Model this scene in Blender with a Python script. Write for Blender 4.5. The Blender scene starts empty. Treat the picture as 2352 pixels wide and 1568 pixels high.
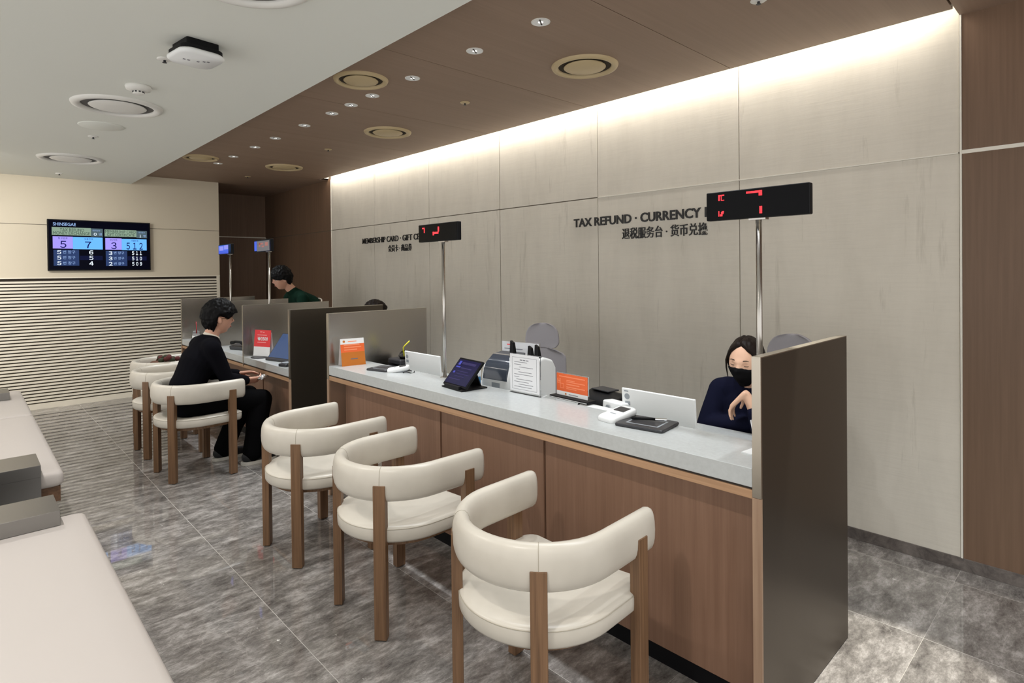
import bpy, bmesh, math, random
from mathutils import Vector, Matrix, noise
random.seed(7)
C = bpy.context.scene.collection
S = bpy.context.scene
PI = math.pi

# ------------------------------------------------------------------ camera, world, lights, exposure
cam_d = bpy.data.cameras.new('camera'); cam = bpy.data.objects.new('camera', cam_d); C.objects.link(cam)
cam_d.sensor_width = 36.0; cam_d.sensor_fit = 'HORIZONTAL'
cam_d.lens = 1339.82 / 2352 * 36
cam_d.shift_x = (1176 - 1157.08) / 2352
cam_d.shift_y = (633.78 - 784) / 2352
cam_d.clip_start = 0.02
r_ = Vector((0.68193699, 0.73133237, -0.0107199)); u_ = Vector((0.000446689, 0.0142400368, 0.999898506)); f_ = Vector((-0.73141079, 0.68187256, -0.00938413))
cam.matrix_world = Matrix(((r_.x, u_.x, -f_.x, 0), (r_.y, u_.y, -f_.y, 0), (r_.z, u_.z, -f_.z, 1.5), (0, 0, 0, 1)))
S.camera = cam
W = bpy.data.worlds.new('world'); S.world = W; W.use_nodes = True
bg = W.node_tree.nodes['Background']; bg.inputs[0].default_value = (1.0, 0.985, 0.965, 1); bg.inputs[1].default_value = 1.3
S.view_settings.view_transform = 'Standard'; S.view_settings.look = 'None'
S.view_settings.gamma = 1; S.view_settings.use_curve_mapping = False
S.view_settings.exposure = 0.13
S.cycles.max_bounces = 8

def area_light(name, loc, sx, sy, power, color=(1, .95, .88), rot=(0, 0, 0)):
    l = bpy.data.lights.new(name, 'AREA'); l.shape = 'RECTANGLE'; l.size = sx; l.size_y = sy; l.energy = power; l.color = color
    o = bpy.data.objects.new(name, l); o.location = loc; o.rotation_euler = rot; C.objects.link(o); return o
def spot_light(name, loc, power, angle=70, color=(1, .93, .84), blend=.6, size=.03, tilt=(0, 0)):
    l = bpy.data.lights.new(name, 'SPOT'); l.energy = power; l.spot_size = math.radians(angle); l.spot_blend = blend; l.shadow_soft_size = size; l.color = color
    o = bpy.data.objects.new(name, l); o.location = loc; o.rotation_euler = (tilt[0], tilt[1], 0); C.objects.link(o); return o

ZC, ZW = 2.722, 2.61       # wood ceiling, white ceiling
YW = 3.59                  # wall behind the counters
XF = -8.344                # slatted wall
# LED strip in the slot between the wood ceiling and the wall
area_light('cove_strip', ((-7.2 - .62) / 2, 3.505, 2.85), 6.5, .03, 19, (1, .95, .91))
# recessed downlights over the counter (their housings are built further down)
DOWN_X = [-6.89, -6.39, -5.78, -5.28, -4.67, -4.18, -3.88, -3.58, -3.09, -2.48, -1.977, -1.47, -0.87, -0.3, 0.4]
for x in DOWN_X:
    spot_light('counter_spot', (x, 2.11, 2.70), 34, 92, (.93, .97, 1.0), .8, .03)
spot_light('aisle_spot', (-.64, 2.34, 2.70), 400, 23, (1, .96, .86), .3, .015)
# downlights in the white ceiling over the waiting benches and behind the viewer
WAIT = [(1.0, -.14, 66), (-1.0, -.14, 72), (-2.9, -.14, 72), (-4.8, -.14, 70), (-6.9, -.14, 50), (1.6, 1.1, 50)]
FAR_FILL = [(-6.5, -.14), (-6.5, -1.2), (-6.5, -2.2)]  # added fill spots, tilted to brighten the far wall
for x, y in FAR_FILL:
    spot_light('far_wall_fill', (x, y, 2.58), 75, 95, (1, .96, .91), .9, .05, (.40, .95))
for x, y, p_ in WAIT:
    spot_light('waiting_spot', (x, y, 2.59), p_, 140, (1, .95, .90), .8, .05)

# ------------------------------------------------------------------ materials
MATS = {}
def mat(name, col=(.8, .8, .8), rough=.5, metal=0.0, emit=None, estr=1.0, spec=None, trans=0.0, coat=0.0, alpha=1.0, ior=None):
    m = bpy.data.materials.new(name); m.use_nodes = True
    b = m.node_tree.nodes['Principled BSDF']
    b.inputs['Base Color'].default_value = (*col, 1); b.inputs['Roughness'].default_value = rough; b.inputs['Metallic'].default_value = metal
    if emit: b.inputs['Emission Color'].default_value = (*emit, 1); b.inputs['Emission Strength'].default_value = estr
    if spec is not None: b.inputs['Specular IOR Level'].default_value = spec
    if trans: b.inputs['Transmission Weight'].default_value = trans
    if coat: b.inputs['Coat Weight'].default_value = coat
    if ior: b.inputs['IOR'].default_value = ior
    b.inputs['Alpha'].default_value = alpha
    MATS[name] = m; return m
def s2l(r, g, b):
    f = lambda c: (c / 255 / 12.92) if c / 255 <= .04045 else ((c / 255 + .055) / 1.055) ** 2.4
    return (f(r), f(g), f(b))
def nodes(m): return m.node_tree.nodes, m.node_tree.links, m.node_tree.nodes['Principled BSDF']
def coords(m, scale=(1, 1, 1), kind='Object', rnd=False, off=(0, 0, 0)):
    N, L, B = nodes(m)
    t = N.new('ShaderNodeTexCoord'); mp = N.new('ShaderNodeMapping'); mp.inputs['Scale'].default_value = scale; mp.inputs['Location'].default_value = off
    src = t.outputs[kind]
    if rnd:
        oi = N.new('ShaderNodeObjectInfo'); mu = N.new('ShaderNodeVectorMath'); mu.operation = 'MULTIPLY_ADD'
        cx = N.new('ShaderNodeCombineXYZ'); L.new(oi.outputs['Random'], cx.inputs[0]); L.new(oi.outputs['Random'], cx.inputs[1]); L.new(oi.outputs['Random'], cx.inputs[2])
        mu.inputs[1].default_value = (37, 23, 11); L.new(cx.outputs[0], mu.inputs[0]); L.new(src, mu.inputs[2]); src = mu.outputs[0]
    L.new(src, mp.inputs[0]); return mp.outputs[0]
def ntex(m, vec, scale=5, detail=4, rough=.5, dist=0.0):
    N, L, B = nodes(m); n = N.new('ShaderNodeTexNoise'); n.inputs['Scale'].default_value = scale; n.inputs['Detail'].default_value = detail
    n.inputs['Roughness'].default_value = rough; n.inputs['Distortion'].default_value = dist; L.new(vec, n.inputs['Vector']); return n.outputs['Fac']
def ramp(m, fac, stops):
    N, L, B = nodes(m); r = N.new('ShaderNodeValToRGB'); L.new(fac, r.inputs[0]); e = r.color_ramp.elements
    while len(e) < len(stops): e.new(.5)
    for i, (p, c) in enumerate(stops): e[i].position = p; e[i].color = (*c, 1)
    return r.outputs[0]
def mix(m, a, b, fac, mode='MIX'):
    N, L, B = nodes(m); x = N.new('ShaderNodeMix'); x.data_type = 'RGBA'; x.blend_type = mode
    for s, v in ((6, a), (7, b)):
        if isinstance(v, tuple): x.inputs[s].default_value = (*v, 1)
        else: L.new(v, x.inputs[s])
    if isinstance(fac, float): x.inputs[0].default_value = fac
    else: L.new(fac, x.inputs[0])
    return x.outputs[2]
def bump(m, h, strength=.2, dist=.002):
    N, L, B = nodes(m); b = N.new('ShaderNodeBump'); b.inputs['Strength'].default_value = strength; b.inputs['Distance'].default_value = dist
    L.new(h, b.inputs['Height']); L.new(b.outputs[0], B.inputs['Normal'])
def base(m, c): nodes(m)[1].new(c, nodes(m)[2].inputs['Base Color'])

def wood(name, dark, light, axis='z', rough=.45, sc=1.0, kind='Object', rnd=True):
    m = mat(name, light, rough)
    s = {'z': (60, 60, 1.6), 'x': (1.6, 60, 60), 'y': (60, 1.6, 60)}[axis]
    v = coords(m, tuple(k * sc for k in s), kind, rnd)
    n1 = ntex(m, v, 1.0, 5, .6, .3)
    v2 = coords(m, tuple(k * sc * .12 for k in s), kind, rnd)
    n2 = ntex(m, v2, 1.0, 3, .5, .6)
    c = ramp(m, n1, [(.3, dark), (.7, light)])
    c2 = ramp(m, n2, [(.3, (.91, .90, .89)), (.7, (1, 1, 1))])
    base(m, mix(m, c, c2, 1.0, 'MULTIPLY')); bump(m, n1, .05, .0005)
    return m
wood('wall_wood', s2l(112, 88, 69), s2l(124, 98, 78), 'z', .5)
wood('ceiling_wood', s2l(142, 119, 101), s2l(149, 125, 107), 'y', .6)
wood('counter_wood', s2l(130, 98, 78), s2l(146, 113, 92), 'z', .5)
wood('strip_wood', s2l(156, 120, 88), s2l(190, 152, 118), 'x', .5)
wood('edge_wood', s2l(148, 120, 98), s2l(168, 140, 116), 'z', .5)
wood('leg_wood', s2l(98, 72, 50), s2l(134, 102, 74), 'z', .45, 1.6)
wood('bench_wood', s2l(96, 70, 52), s2l(128, 96, 72), 'x', .5)

m = mat('plaster', s2l(196, 187, 170), .75)
v = coords(m, (3.0, 3.0, .7), 'Object', True); n1 = ntex(m, v, 2.2, 6, .65, .4)
v2 = coords(m, (9, 9, .9), 'Object', True); n2 = ntex(m, v2, 1.2, 5, .7, .2)
v3 = coords(m, (3, 3, 42), 'Object', True); n3 = ntex(m, v3, 1.4, 4, .7)
c = ramp(m, n1, [(.30, s2l(213, 207, 194)), (.62, s2l(221, 215, 202))])
c2 = ramp(m, n2, [(.26, s2l(228, 227, 225)), (.40, (1, 1, 1))])
c = mix(m, c, c2, 1.0, 'MULTIPLY')
c3 = ramp(m, n3, [(.3, (.94, .94, .94)), (.55, (1, 1, 1))])
base(m, mix(m, c, c3, .6, 'MULTIPLY'))
N, L, B = nodes(m); ad = N.new('ShaderNodeMath'); ad.operation = 'ADD'; L.new(n2, ad.inputs[0]); L.new(n3, ad.inputs[1]); bump(m, ad.outputs[0], .3, .002)

mat('cream_paint', s2l(214, 204, 183), .6)
mat('slat_paint', s2l(234, 227, 210), .5)
mat('slat_gap_shade', s2l(58, 50, 42), .8)  # dark tone puts the shade between the slats into the backing
m = mat('ceiling_paint', s2l(226, 228, 221), .85); bump(m, ntex(m, coords(m), 400, 2), .05, .0005)
mat('seam_dark', s2l(46, 38, 32), .8)
mat('groove', s2l(110, 100, 86), .7)
mat('trim_white', s2l(232, 228, 216), .4)

m = mat('marble', s2l(120, 115, 111), .16)
v = coords(m, (1, 1, 1), 'Object', True)
a = ntex(m, coords(m, (1.9, .8, 1), 'Object', True), 7, 10, .80, .15); b_ = ntex(m, coords(m, (22, 6, 1), 'Object', True), 2.2, 8, .75, .3)
c = ramp(m, a, [(.33, s2l(78, 74, 72)), (.5, s2l(132, 128, 124)), (.66, s2l(186, 182, 178))])
c2 = ramp(m, b_, [(.3, (.70, .69, .69)), (.65, (1.1, 1.1, 1.1))])
c = mix(m, c, c2, .85, 'MULTIPLY')
N, L, B = nodes(m); vo = N.new('ShaderNodeTexVoronoi'); vo.feature = 'DISTANCE_TO_EDGE'; vo.inputs['Scale'].default_value = 2.1
dn = N.new('ShaderNodeTexNoise'); dn.inputs['Scale'].default_value = 4; dn.inputs['Detail'].default_value = 6
vv = coords(m, (1, 1.7, 1), 'Object', True); L.new(vv, dn.inputs['Vector'])
va = N.new('ShaderNodeVectorMath'); va.operation = 'MULTIPLY_ADD'; va.inputs[1].default_value = (.55, .55, .55); L.new(dn.outputs['Color'], va.inputs[0]); L.new(vv, va.inputs[2])
L.new(va.outputs[0], vo.inputs['Vector'])
vein = ramp(m, vo.outputs['Distance'], [(0, (.30, .30, .30)), (.010, (0, 0, 0))])
msk = ramp(m, ntex(m, v, 2.0, 3), [(.45, (0, 0, 0)), (.62, (1, 1, 1))])
vm = mix(m, vein, msk, 1.0, 'MULTIPLY')
c = mix(m, c, s2l(196, 190, 184), vm)
fl = ramp(m, ntex(m, coords(m, (1, 2.6, 1), 'Object', True), 5.5, 7, .6), [(.70, (0, 0, 0)), (.72, (1, 1, 1))])
base(m, mix(m, c, s2l(222, 220, 216), fl))
rr = N.new('ShaderNodeMapRange'); rr.inputs[3].default_value = .02; rr.inputs[4].default_value = .035; B.inputs['Specular IOR Level'].default_value = .9; L.new(a, rr.inputs[0]); L.new(rr.outputs[0], B.inputs['Roughness'])
mat('grout', s2l(178, 174, 168), .7)
m = mat('stone_base', s2l(92, 86, 82), .3)
a = ntex(m, coords(m, (1, 1, 1), 'Object', True), 14, 8, .75, .6); base(m, ramp(m, a, [(.3, s2l(66, 60, 58)), (.7, s2l(128, 120, 114))]))

def brushed(name, col, rough, axis='x', metal=1.0):
    m = mat(name, col, rough, metal)
    s = {'x': (2, 300, 300), 'z': (300, 300, 2), 'y': (300, 2, 300)}[axis]
    n = ntex(m, coords(m, s), 1.0, 3, .6); pass
    N, L, B = nodes(m); r = N.new('ShaderNodeMapRange'); r.inputs[3].default_value = rough - .008; r.inputs[4].default_value = rough + .012; L.new(n, r.inputs[0]); L.new(r.outputs[0], B.inputs['Roughness'])
    return m
brushed('partition_metal', s2l(186, 180, 172), .26, 'z')
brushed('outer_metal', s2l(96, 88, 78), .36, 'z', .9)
brushed('edge_metal', s2l(190, 182, 168), .32, 'z')
brushed('pole_metal', s2l(190, 186, 180), .25, 'z')
brushed('bench_metal', s2l(140, 138, 135), .33, 'y')

m = mat('solid_top', s2l(190, 194, 192), .22)
a = ntex(m, coords(m, (1, 1, 1), 'Object'), 60, 6, .7); base(m, ramp(m, a, [(.3, s2l(180, 183, 183)), (.65, s2l(188, 192, 192))]))
m = mat('leather', s2l(214, 208, 197), .34)
a = ntex(m, coords(m), 160, 3, .6); bump(m, a, .08, .001)
a2 = ntex(m, coords(m), 6, 3, .5); base(m, ramp(m, a2, [(.3, s2l(194, 188, 176)), (.7, s2l(206, 200, 188))]))
mat('leather_seam', s2l(168, 160, 144), .6)
m = mat('bench_leather', s2l(200, 194, 190), .5); bump(m, ntex(m, coords(m), 120, 3), .08, .001)
mat('black_plastic', (.006, .006, .007), .45, spec=.15)
mat('dark_plastic', s2l(44, 44, 48), .4)
mat('black_gloss', (.004, .004, .005), .12, spec=.08)
mat('white_plastic', s2l(236, 238, 238), .35)
mat('grey_plastic', s2l(150, 156, 162), .4)
mat('dome_plastic', s2l(58, 64, 74), .12)
mat('fabric_grey', s2l(150, 146, 149), .9)
mat('vent_cream', s2l(192, 172, 134), .5)
mat('vent_white', s2l(228, 227, 222), .5)
mat('vent_dark', s2l(52, 42, 28), .8)
mat('vent_grey', s2l(92, 90, 88), .8)
mat('chrome', (.85, .85, .85), .12, 1.0)
mat('led_red', (.1, 0, 0), .5, 0, (1, .03, .04), 3.0)
mat('lamp_lens', (.9, .9, .9), .4, 0, (1, .96, .9), 2.2)
mat('strip_lens', (.9, .9, .9), .4, 0, (1, .95, .88), 9.0)
mat('orange_print', s2l(238, 106, 48), .5)
mat('brown_print', s2l(196, 112, 30), .5)
mat('orange_light', s2l(250, 150, 105), .5)
mat('white_print', s2l(240, 240, 240), .5)
mat('paper', s2l(236, 237, 240), .7)
mat('red_print', s2l(236, 44, 50), .5)
mat('pink_print', s2l(252, 170, 170), .5)
mat('ink', (.02, .02, .025), .6)
mat('ink_grey', s2l(110, 110, 118), .7)
mat('letter_black', (.008, .007, .007), .4)
mat('acrylic', (1, 1, 1), .03, 0, None, 1, None, 1.0, 0, 1.0, 1.2)
mat('clear_cup', (1, 1, 1), .02, 0, None, 1, None, 1.0, 0, 1.0, 1.3)
mat('drink_red', s2l(96, 30, 34), .2)
mat('straw_yellow', s2l(236, 232, 60), .4)
mat('straw_red', s2l(180, 50, 60), .4)
mat('blue_box', s2l(60, 130, 180), .5)
mat('hair', (.003, .0028, .003), .5, spec=.12)
mat('hair_brown', (.014, .009, .007), .45, spec=.12)
m = mat('skin', s2l(208, 158, 134), .5); m.node_tree.nodes['Principled BSDF'].inputs['Subsurface Weight'].default_value = .08
mat('skin_pale', s2l(228, 184, 156), .5)
mat('lip', s2l(168, 96, 88), .5)
mat('eye_white', s2l(220, 214, 208), .3)
mat('iris', (.01, .008, .007), .2)
def cloth(name, col):
    m = mat(name, col, .92); bump(m, ntex(m, coords(m), 260, 3), .2, .001)
    N, L, B = nodes(m); B.inputs['Specular IOR Level'].default_value = .06
cloth('knit_black', (.004, .004, .006)); cloth('trouser_black', (.003, .003, .0035)); cloth('navy', (.008, .009, .024)); cloth('green_dark', (.006, .022, .014))
cloth('shirt_white', s2l(214, 206, 192)); cloth('mask_black', (.008, .008, .009))
mat('sole', s2l(214, 210, 200), .6)
mat('shoe_black', (.012, .012, .014), .6)
m = mat('foil', (.8, .8, .8), .2, 1.0); bump(m, ntex(m, coords(m), 90, 3), .9, .01)
mat('frame_metal', s2l(170, 150, 130), .2, 1.0)
mat('flower_red', s2l(84, 30, 28), .8); mat('leaf_dark', s2l(44, 48, 24), .8); mat('bag_brown', s2l(92, 56, 38), .6)

# ------------------------------------------------------------------ mesh helpers
class MB:
    def __init__(s): s.v = []; s.f = []
    def add(s, vs, fs):
        n = len(s.v); s.v += [tuple(v) for v in vs]; s.f += [tuple(i + n for i in f) for f in fs]; return s
    def box(s, x0, x1, y0, y1, z0, z1, M=None):
        vs = [Vector(p) for p in ((x0, y0, z0), (x1, y0, z0), (x1, y1, z0), (x0, y1, z0), (x0, y0, z1), (x1, y0, z1), (x1, y1, z1), (x0, y1, z1))]
        if M: vs = [M @ v for v in vs]
        return s.add(vs, [(0, 3, 2, 1), (4, 5, 6, 7), (0, 1, 5, 4), (1, 2, 6, 5), (2, 3, 7, 6), (3, 0, 4, 7)])
    def lathe(s, prof, n=32, M=None, cx=0, cy=0, close=True):
        vs = []; fs = []
        for (r, z) in prof:
            for k in range(n):
                t = 2 * PI * k / n; vs.append(Vector((cx + r * math.cos(t), cy + r * math.sin(t), z)))
        for i in range(len(prof) - 1):
            for k in range(n):
                a = i * n + k; b = i * n + (k + 1) % n; fs.append((a, b, b + n, a + n))
        if close: fs.append(tuple(range(n))[::-1]); fs.append(tuple(range((len(prof) - 1) * n, len(prof) * n)))
        if M: vs = [M @ v for v in vs]
        return s.add(vs, fs)
    def tube(s, pts, r, n=10, caps=True):
        pts = [Vector(p) for p in pts]; vs = []; fs = []; up = None
        for i, p in enumerate(pts):
            d = (pts[min(i + 1, len(pts) - 1)] - pts[max(i - 1, 0)]).normalized()
            if up is None: up = d.orthogonal().normalized()
            else: up = (up - d * up.dot(d)).normalized()
            w = d.cross(up); rr = r[i] if isinstance(r, (list, tuple)) else r
            for k in range(n):
                t = 2 * PI * k / n; vs.append(p + (up * math.cos(t) + w * math.sin(t)) * rr)
        for i in range(len(pts) - 1):
            for k in range(n):
                a = i * n + k; b = i * n + (k + 1) % n; fs.append((a, b, b + n, a + n))
        if caps: fs.append(tuple(range(n))[::-1]); fs.append(tuple(range((len(pts) - 1) * n, len(pts) * n)))
        return s.add(vs, fs)
    def loft(s, rings, cap=True):
        n = len(rings[0]); vs = [v for r in rings for v in r]; fs = []
        for i in range(len(rings) - 1):
            for k in range(n):
                a = i * n + k; b = i * n + (k + 1) % n; fs.append((a, b, b + n, a + n))
        if cap: fs.append(tuple(range(n))[::-1]); fs.append(tuple(range((len(rings) - 1) * n, len(rings) * n)))
        return s.add(vs, fs)
    def capsule(s, a, b, ra, rb, n=16, lat=None, k=1.0):
        """tapered capsule; lat = lateral axis along which the radius is multiplied by k"""
        a = Vector(a); b = Vector(b); d = (b - a); L_ = d.length
        d = d.normalized() if L_ > 1e-6 else Vector((0, 0, 1))
        if lat is not None:
            w = Vector(lat); w = (w - d * w.dot(d)).normalized(); u = d.cross(w)
        else: u = d.orthogonal().normalized(); w = d.cross(u)
        rings = []
        for j in range(1, 6):
            t = -PI / 2 + j * PI / 2 / 5.5; rings.append((a + d * ra * math.sin(t), ra * math.cos(t)))
        m_ = max(1, int(L_ / .03))
        for j in range(m_ + 1): rings.append((a + d * L_ * j / m_, ra + (rb - ra) * j / m_))
        for j in range(1, 6):
            t = j * PI / 2 / 5.5; rings.append((b + d * rb * math.sin(t), rb * math.cos(t)))
        kk = k if lat is not None else 1.0
        return s.loft([[c + u * r * math.cos(2 * PI * i / n) + w * r * kk * math.sin(2 * PI * i / n) for i in range(n)] for c, r in rings])
    def ell(s, c, r, M=None, nu=20, nv=12, fn=None):
        vs = []; fs = []
        for i in range(1, nv):
            ph = PI * i / nv - PI / 2
            for j in range(nu):
                th = 2 * PI * j / nu; p = Vector((math.cos(ph) * math.cos(th), math.cos(ph) * math.sin(th), math.sin(ph)))
                vs.append(p)
        vs.append(Vector((0, 0, -1))); vs.append(Vector((0, 0, 1)))
        for i in range(nv - 2):
            for j in range(nu):
                a = i * nu + j; b = i * nu + (j + 1) % nu; fs.append((a, b, b + nu, a + nu))
        for j in range(nu):
            fs.append((len(vs) - 2, (j + 1) % nu, j)); fs.append((len(vs) - 1, (nv - 2) * nu + j, (nv - 2) * nu + (j + 1) % nu))
        out = []
        for p in vs:
            q = fn(p) if fn else Vector((p.x * r[0], p.y * r[1], p.z * r[2]))
            if M: q = M @ q
            out.append(q + Vector(c))
        return s.add(out, fs)
    def mesh(s, name):
        me = bpy.data.meshes.new(name); me.from_pydata(s.v, [], s.f); me.validate(); me.update(); return me

def link(name, me, m, parent=None, smooth=False, bevel=0, loc=None, rot=None, seg=2):
    if m: me.materials.clear(); me.materials.append(MATS[m] if isinstance(m, str) else m)
    o = bpy.data.objects.new(name, me); C.objects.link(o)
    if parent: o.parent = parent
    if loc: o.location = loc
    if rot: o.rotation_euler = rot
    if smooth:
        for p in me.polygons: p.use_smooth = True
    if bevel:
        b = o.modifiers.new('bevel', 'BEVEL'); b.width = bevel; b.segments = seg; b.limit_method = 'ANGLE'; b.angle_limit = math.radians(40)
        for p in me.polygons: p.use_smooth = True
        b.harden_normals = True
    return o
def ob(name, mb, m, parent=None, **k): return link(name, mb.mesh(name), m, parent, **k)
def bx(name, x0, x1, y0, y1, z0, z1, m, parent=None, **k):
    return ob(name, MB().box(x0, x1, y0, y1, z0, z1), m, parent, **k)
def thing(name, label, cat, loc=(0, 0, 0), rz=0, group=None):
    o = bpy.data.objects.new(name, None); C.objects.link(o); o.location = loc; o.rotation_euler = (0, 0, rz)
    o.empty_display_size = .1; o['label'] = label; o['category'] = cat
    if group: o['group'] = group
    return o
def tag(o, label, cat, group=None):
    o['label'] = label; o['category'] = cat
    if group: o['group'] = group
    return o
def structure(o, label=None):
    o['kind'] = 'structure'
    if label: o['label'] = label
    return o
def sroot(name, label=None):
    o = bpy.data.objects.new(name, None); C.objects.link(o); o.empty_display_size = .1; return structure(o, label)
def copy_tree(o, parent=None):
    c = o.copy(); C.objects.link(c)
    if parent: c.parent = parent
    for ch in list(o.children): copy_tree(ch, c)
    return c
def eval_mesh(o, name):
    dg = bpy.context.evaluated_depsgraph_get(); me = bpy.data.meshes.new_from_object(o.evaluated_get(dg)); me.name = name; return me
def remesh(name, mb, m, parent=None, voxel=.006, smooth=4, disp=None):
    o = link(name + '_tmp', mb.mesh(name), m)
    r = o.modifiers.new('r', 'REMESH'); r.mode = 'VOXEL'; r.voxel_size = voxel
    if smooth:
        s_ = o.modifiers.new('s', 'SMOOTH'); s_.iterations = smooth; s_.factor = .5
    bpy.context.view_layer.update()
    me = eval_mesh(o, name); old = o.data; bpy.data.objects.remove(o); bpy.data.meshes.remove(old)
    if disp:
        for v in me.vertices: v.co = disp(v.co.copy())
    me.materials.clear(); me.materials.append(MATS[m])
    for p in me.polygons: p.use_smooth = True
    n = bpy.data.objects.new(name, me); C.objects.link(n)
    if parent: n.parent = parent
    return n
TEXT_CACHE = {}
def text_mesh(s, size=1.0, ext=0.0, off=0.0, name='text'):
    cu = bpy.data.curves.new('t', 'FONT'); cu.body = s; cu.size = size; cu.extrude = ext; cu.offset = off; cu.resolution_u = 3
    o = bpy.data.objects.new('t', cu); C.objects.link(o); bpy.context.view_layer.update()
    me = eval_mesh(o, name); bpy.data.objects.remove(o); bpy.data.curves.remove(cu); return me
def fit_text(me, x0, x1, z0, z1, M, keep=None):
    """stretch a flat text mesh to a box of the local plane (x right, y up) and place it with M"""
    xs = [v.co.x for v in me.vertices]; ys = [v.co.y for v in me.vertices]
    a, b, c, d = min(xs), max(xs), min(ys), max(ys)
    for v in me.vertices:
        x = x0 + (v.co.x - a) / max(b - a, 1e-6) * (x1 - x0); y = z0 + (v.co.y - c) / max(d - c, 1e-6) * (z1 - z0)
        v.co = M @ Vector((x, y, v.co.z))
    me.update(); return me

# ------------------------------------------------------------------ floor: one tile each
floor = sroot('floor', 'polished grey marble tile floor with pale joints')
bx('grout_bed', -9.6, 2.3, -2.6, 3.7, -.06, -.0006, 'grout', floor)
TX, TY = .5735, .6095
tiles = {}
def tile(x0, x1, y0, y1):
    w, h = round(x1 - x0, 3), round(y1 - y0, 3)
    if (w, h) not in tiles:
        tiles[(w, h)] = MB().box(-w / 2 + .0009, w / 2 - .0009, -h / 2 + .0019, h / 2 - .0019, -.0016, 0).mesh('tile'); tiles[(w, h)].materials.append(MATS['marble'])
    o = bpy.data.objects.new('tile', tiles[(w, h)]); C.objects.link(o); o.parent = floor; o.location = ((x0 + x1) / 2, (y0 + y1) / 2, 0)
xs = [-.567 + TX * k for k in range(-16, 6)]; ys = [.9935 + TY * k for k in range(-5, 5)] + [YW]
for i in range(len(xs) - 1):
    for j in range(len(ys) - 1): tile(xs[i], xs[i + 1], ys[j], ys[j + 1])

# ------------------------------------------------------------------ wall behind the counters
wb = sroot('wall_back', 'long beige plaster panel wall behind the counters')
bx('backing', -9.56, 2.3, YW + .012, YW + .12, 0, 3.0, 'groove', wb)
xj = [-7.17, -6.085, -4.985, -3.894, -2.783, -1.672, -.566]
for i in range(6):
    g0 = .004 if xj[i] == -3.894 else .0022; g1 = .004 if xj[i + 1] == -3.894 else .0022
    for z0, z1 in ((.062, 2.049), (2.057, 2.92)):
        c = Vector(((xj[i] + xj[i + 1]) / 2, YW + .01, (z0 + z1) / 2)); w = (xj[i + 1] - xj[i]) / 2; h = (z1 - z0) / 2
        o = ob('panel', MB().box(-w + g0, w - g1, -.01, .01, -h, h), 'plaster', wb, bevel=.001, seg=1); o.location = c
# wood part left (niche side) and right
for x0, x1, nm in ((-9.436, -7.174, 'niche'), (-.557, .62, 'right'), (.624, 2.3, 'right')):
    for z0, z1 in ((.062, 2.046), (2.064 if x0 > -1 else 2.056, ZC + .02)):
        c = Vector(((x0 + x1) / 2, YW + .01, (z0 + z1) / 2)); w = (x1 - x0) / 2; h = (z1 - z0) / 2
        o = ob('wood_panel', MB().box(-w, w, -.01, .01, -h, h), 'wall_wood', wb); o.location = c
structure(bx('trim_1', -.566, -.558, YW - .006, YW + .02, .062, ZC, 'trim_white'), 'slim pale vertical trim between beige and brown wall')
structure(bx('trim_2', -.558, 2.3, YW - .003, YW + .02, 2.046, 2.064, 'trim_white'), 'pale horizontal trim across the brown wood wall')
structure(bx('lit_groove', -2.783, -.572, YW - .003, YW + .02, 2.0495, 2.0565, 'trim_white'), 'thin pale line painting the lit groove in the beige wall')  # pale strip paints the light that this stretch of groove catches
structure(bx('trim_4', -7.178, -7.166, YW - .004, YW + .02, .062, ZC, 'trim_white'), 'thin pale vertical trim beside the dark niche')
structure(bx('baseboard_back', -9.436, 2.3, YW - .004, YW + .02, 0, .062, 'stone_base', bevel=.001, seg=1), 'grey stone baseboard under the back wall')

# niche
nw = sroot('wall_niche', 'dark brown wood wall deep in the corner niche')
for z0, z1 in ((.062, 2.056), (2.07, ZC + .02)): bx('wood_panel', -9.456, -9.436, 2.56, YW, z0, z1, 'wall_wood', nw)
bx('niche_return', -9.456, XF - .03, 2.545, 2.555, 0, ZC + .02, 'wall_wood', nw)
structure(bx('trim_5', -9.45, -9.430, 2.56, YW, 2.056, 2.07, 'trim_white'), 'thin pale trim line on the niche wall')

# slatted far wall
wf = sroot('wall_far', 'cream far wall with horizontal slats below')
Y0, Y1 = -2.6, 2.556
bx('slat_backing', XF - .10, XF - .024, Y0, Y1, 0, 1.47, 'slat_gap_shade', wf)
bx('upper_panel', XF - .10, XF, Y0, Y1, 1.478, 2.070, 'cream_paint', wf)
bx('upper_panel', XF - .10, XF, Y0, Y1, 2.076, 3.0, 'cream_paint', wf)
bx('joint', XF - .10, XF - .006, Y0, Y1, 2.069, 2.077, 'groove', wf)
bx('end_post', XF - .03, XF + .001, Y1 - .035, Y1, 0, 1.478, 'slat_paint', wf)
bx('ledge', XF - .03, XF + .006, Y0, Y1, 1.466, 1.480, 'slat_paint', wf)
pitch = .0362; n = 38
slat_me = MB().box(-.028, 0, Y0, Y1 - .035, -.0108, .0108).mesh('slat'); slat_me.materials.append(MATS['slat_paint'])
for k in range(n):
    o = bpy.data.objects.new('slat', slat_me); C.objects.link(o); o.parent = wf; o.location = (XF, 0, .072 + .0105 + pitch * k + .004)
structure(bx('baseboard_far', XF - .03, XF + .004, Y0, Y1, 0, .062, 'slat_paint'), 'cream baseboard under the slatted wall')

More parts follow.
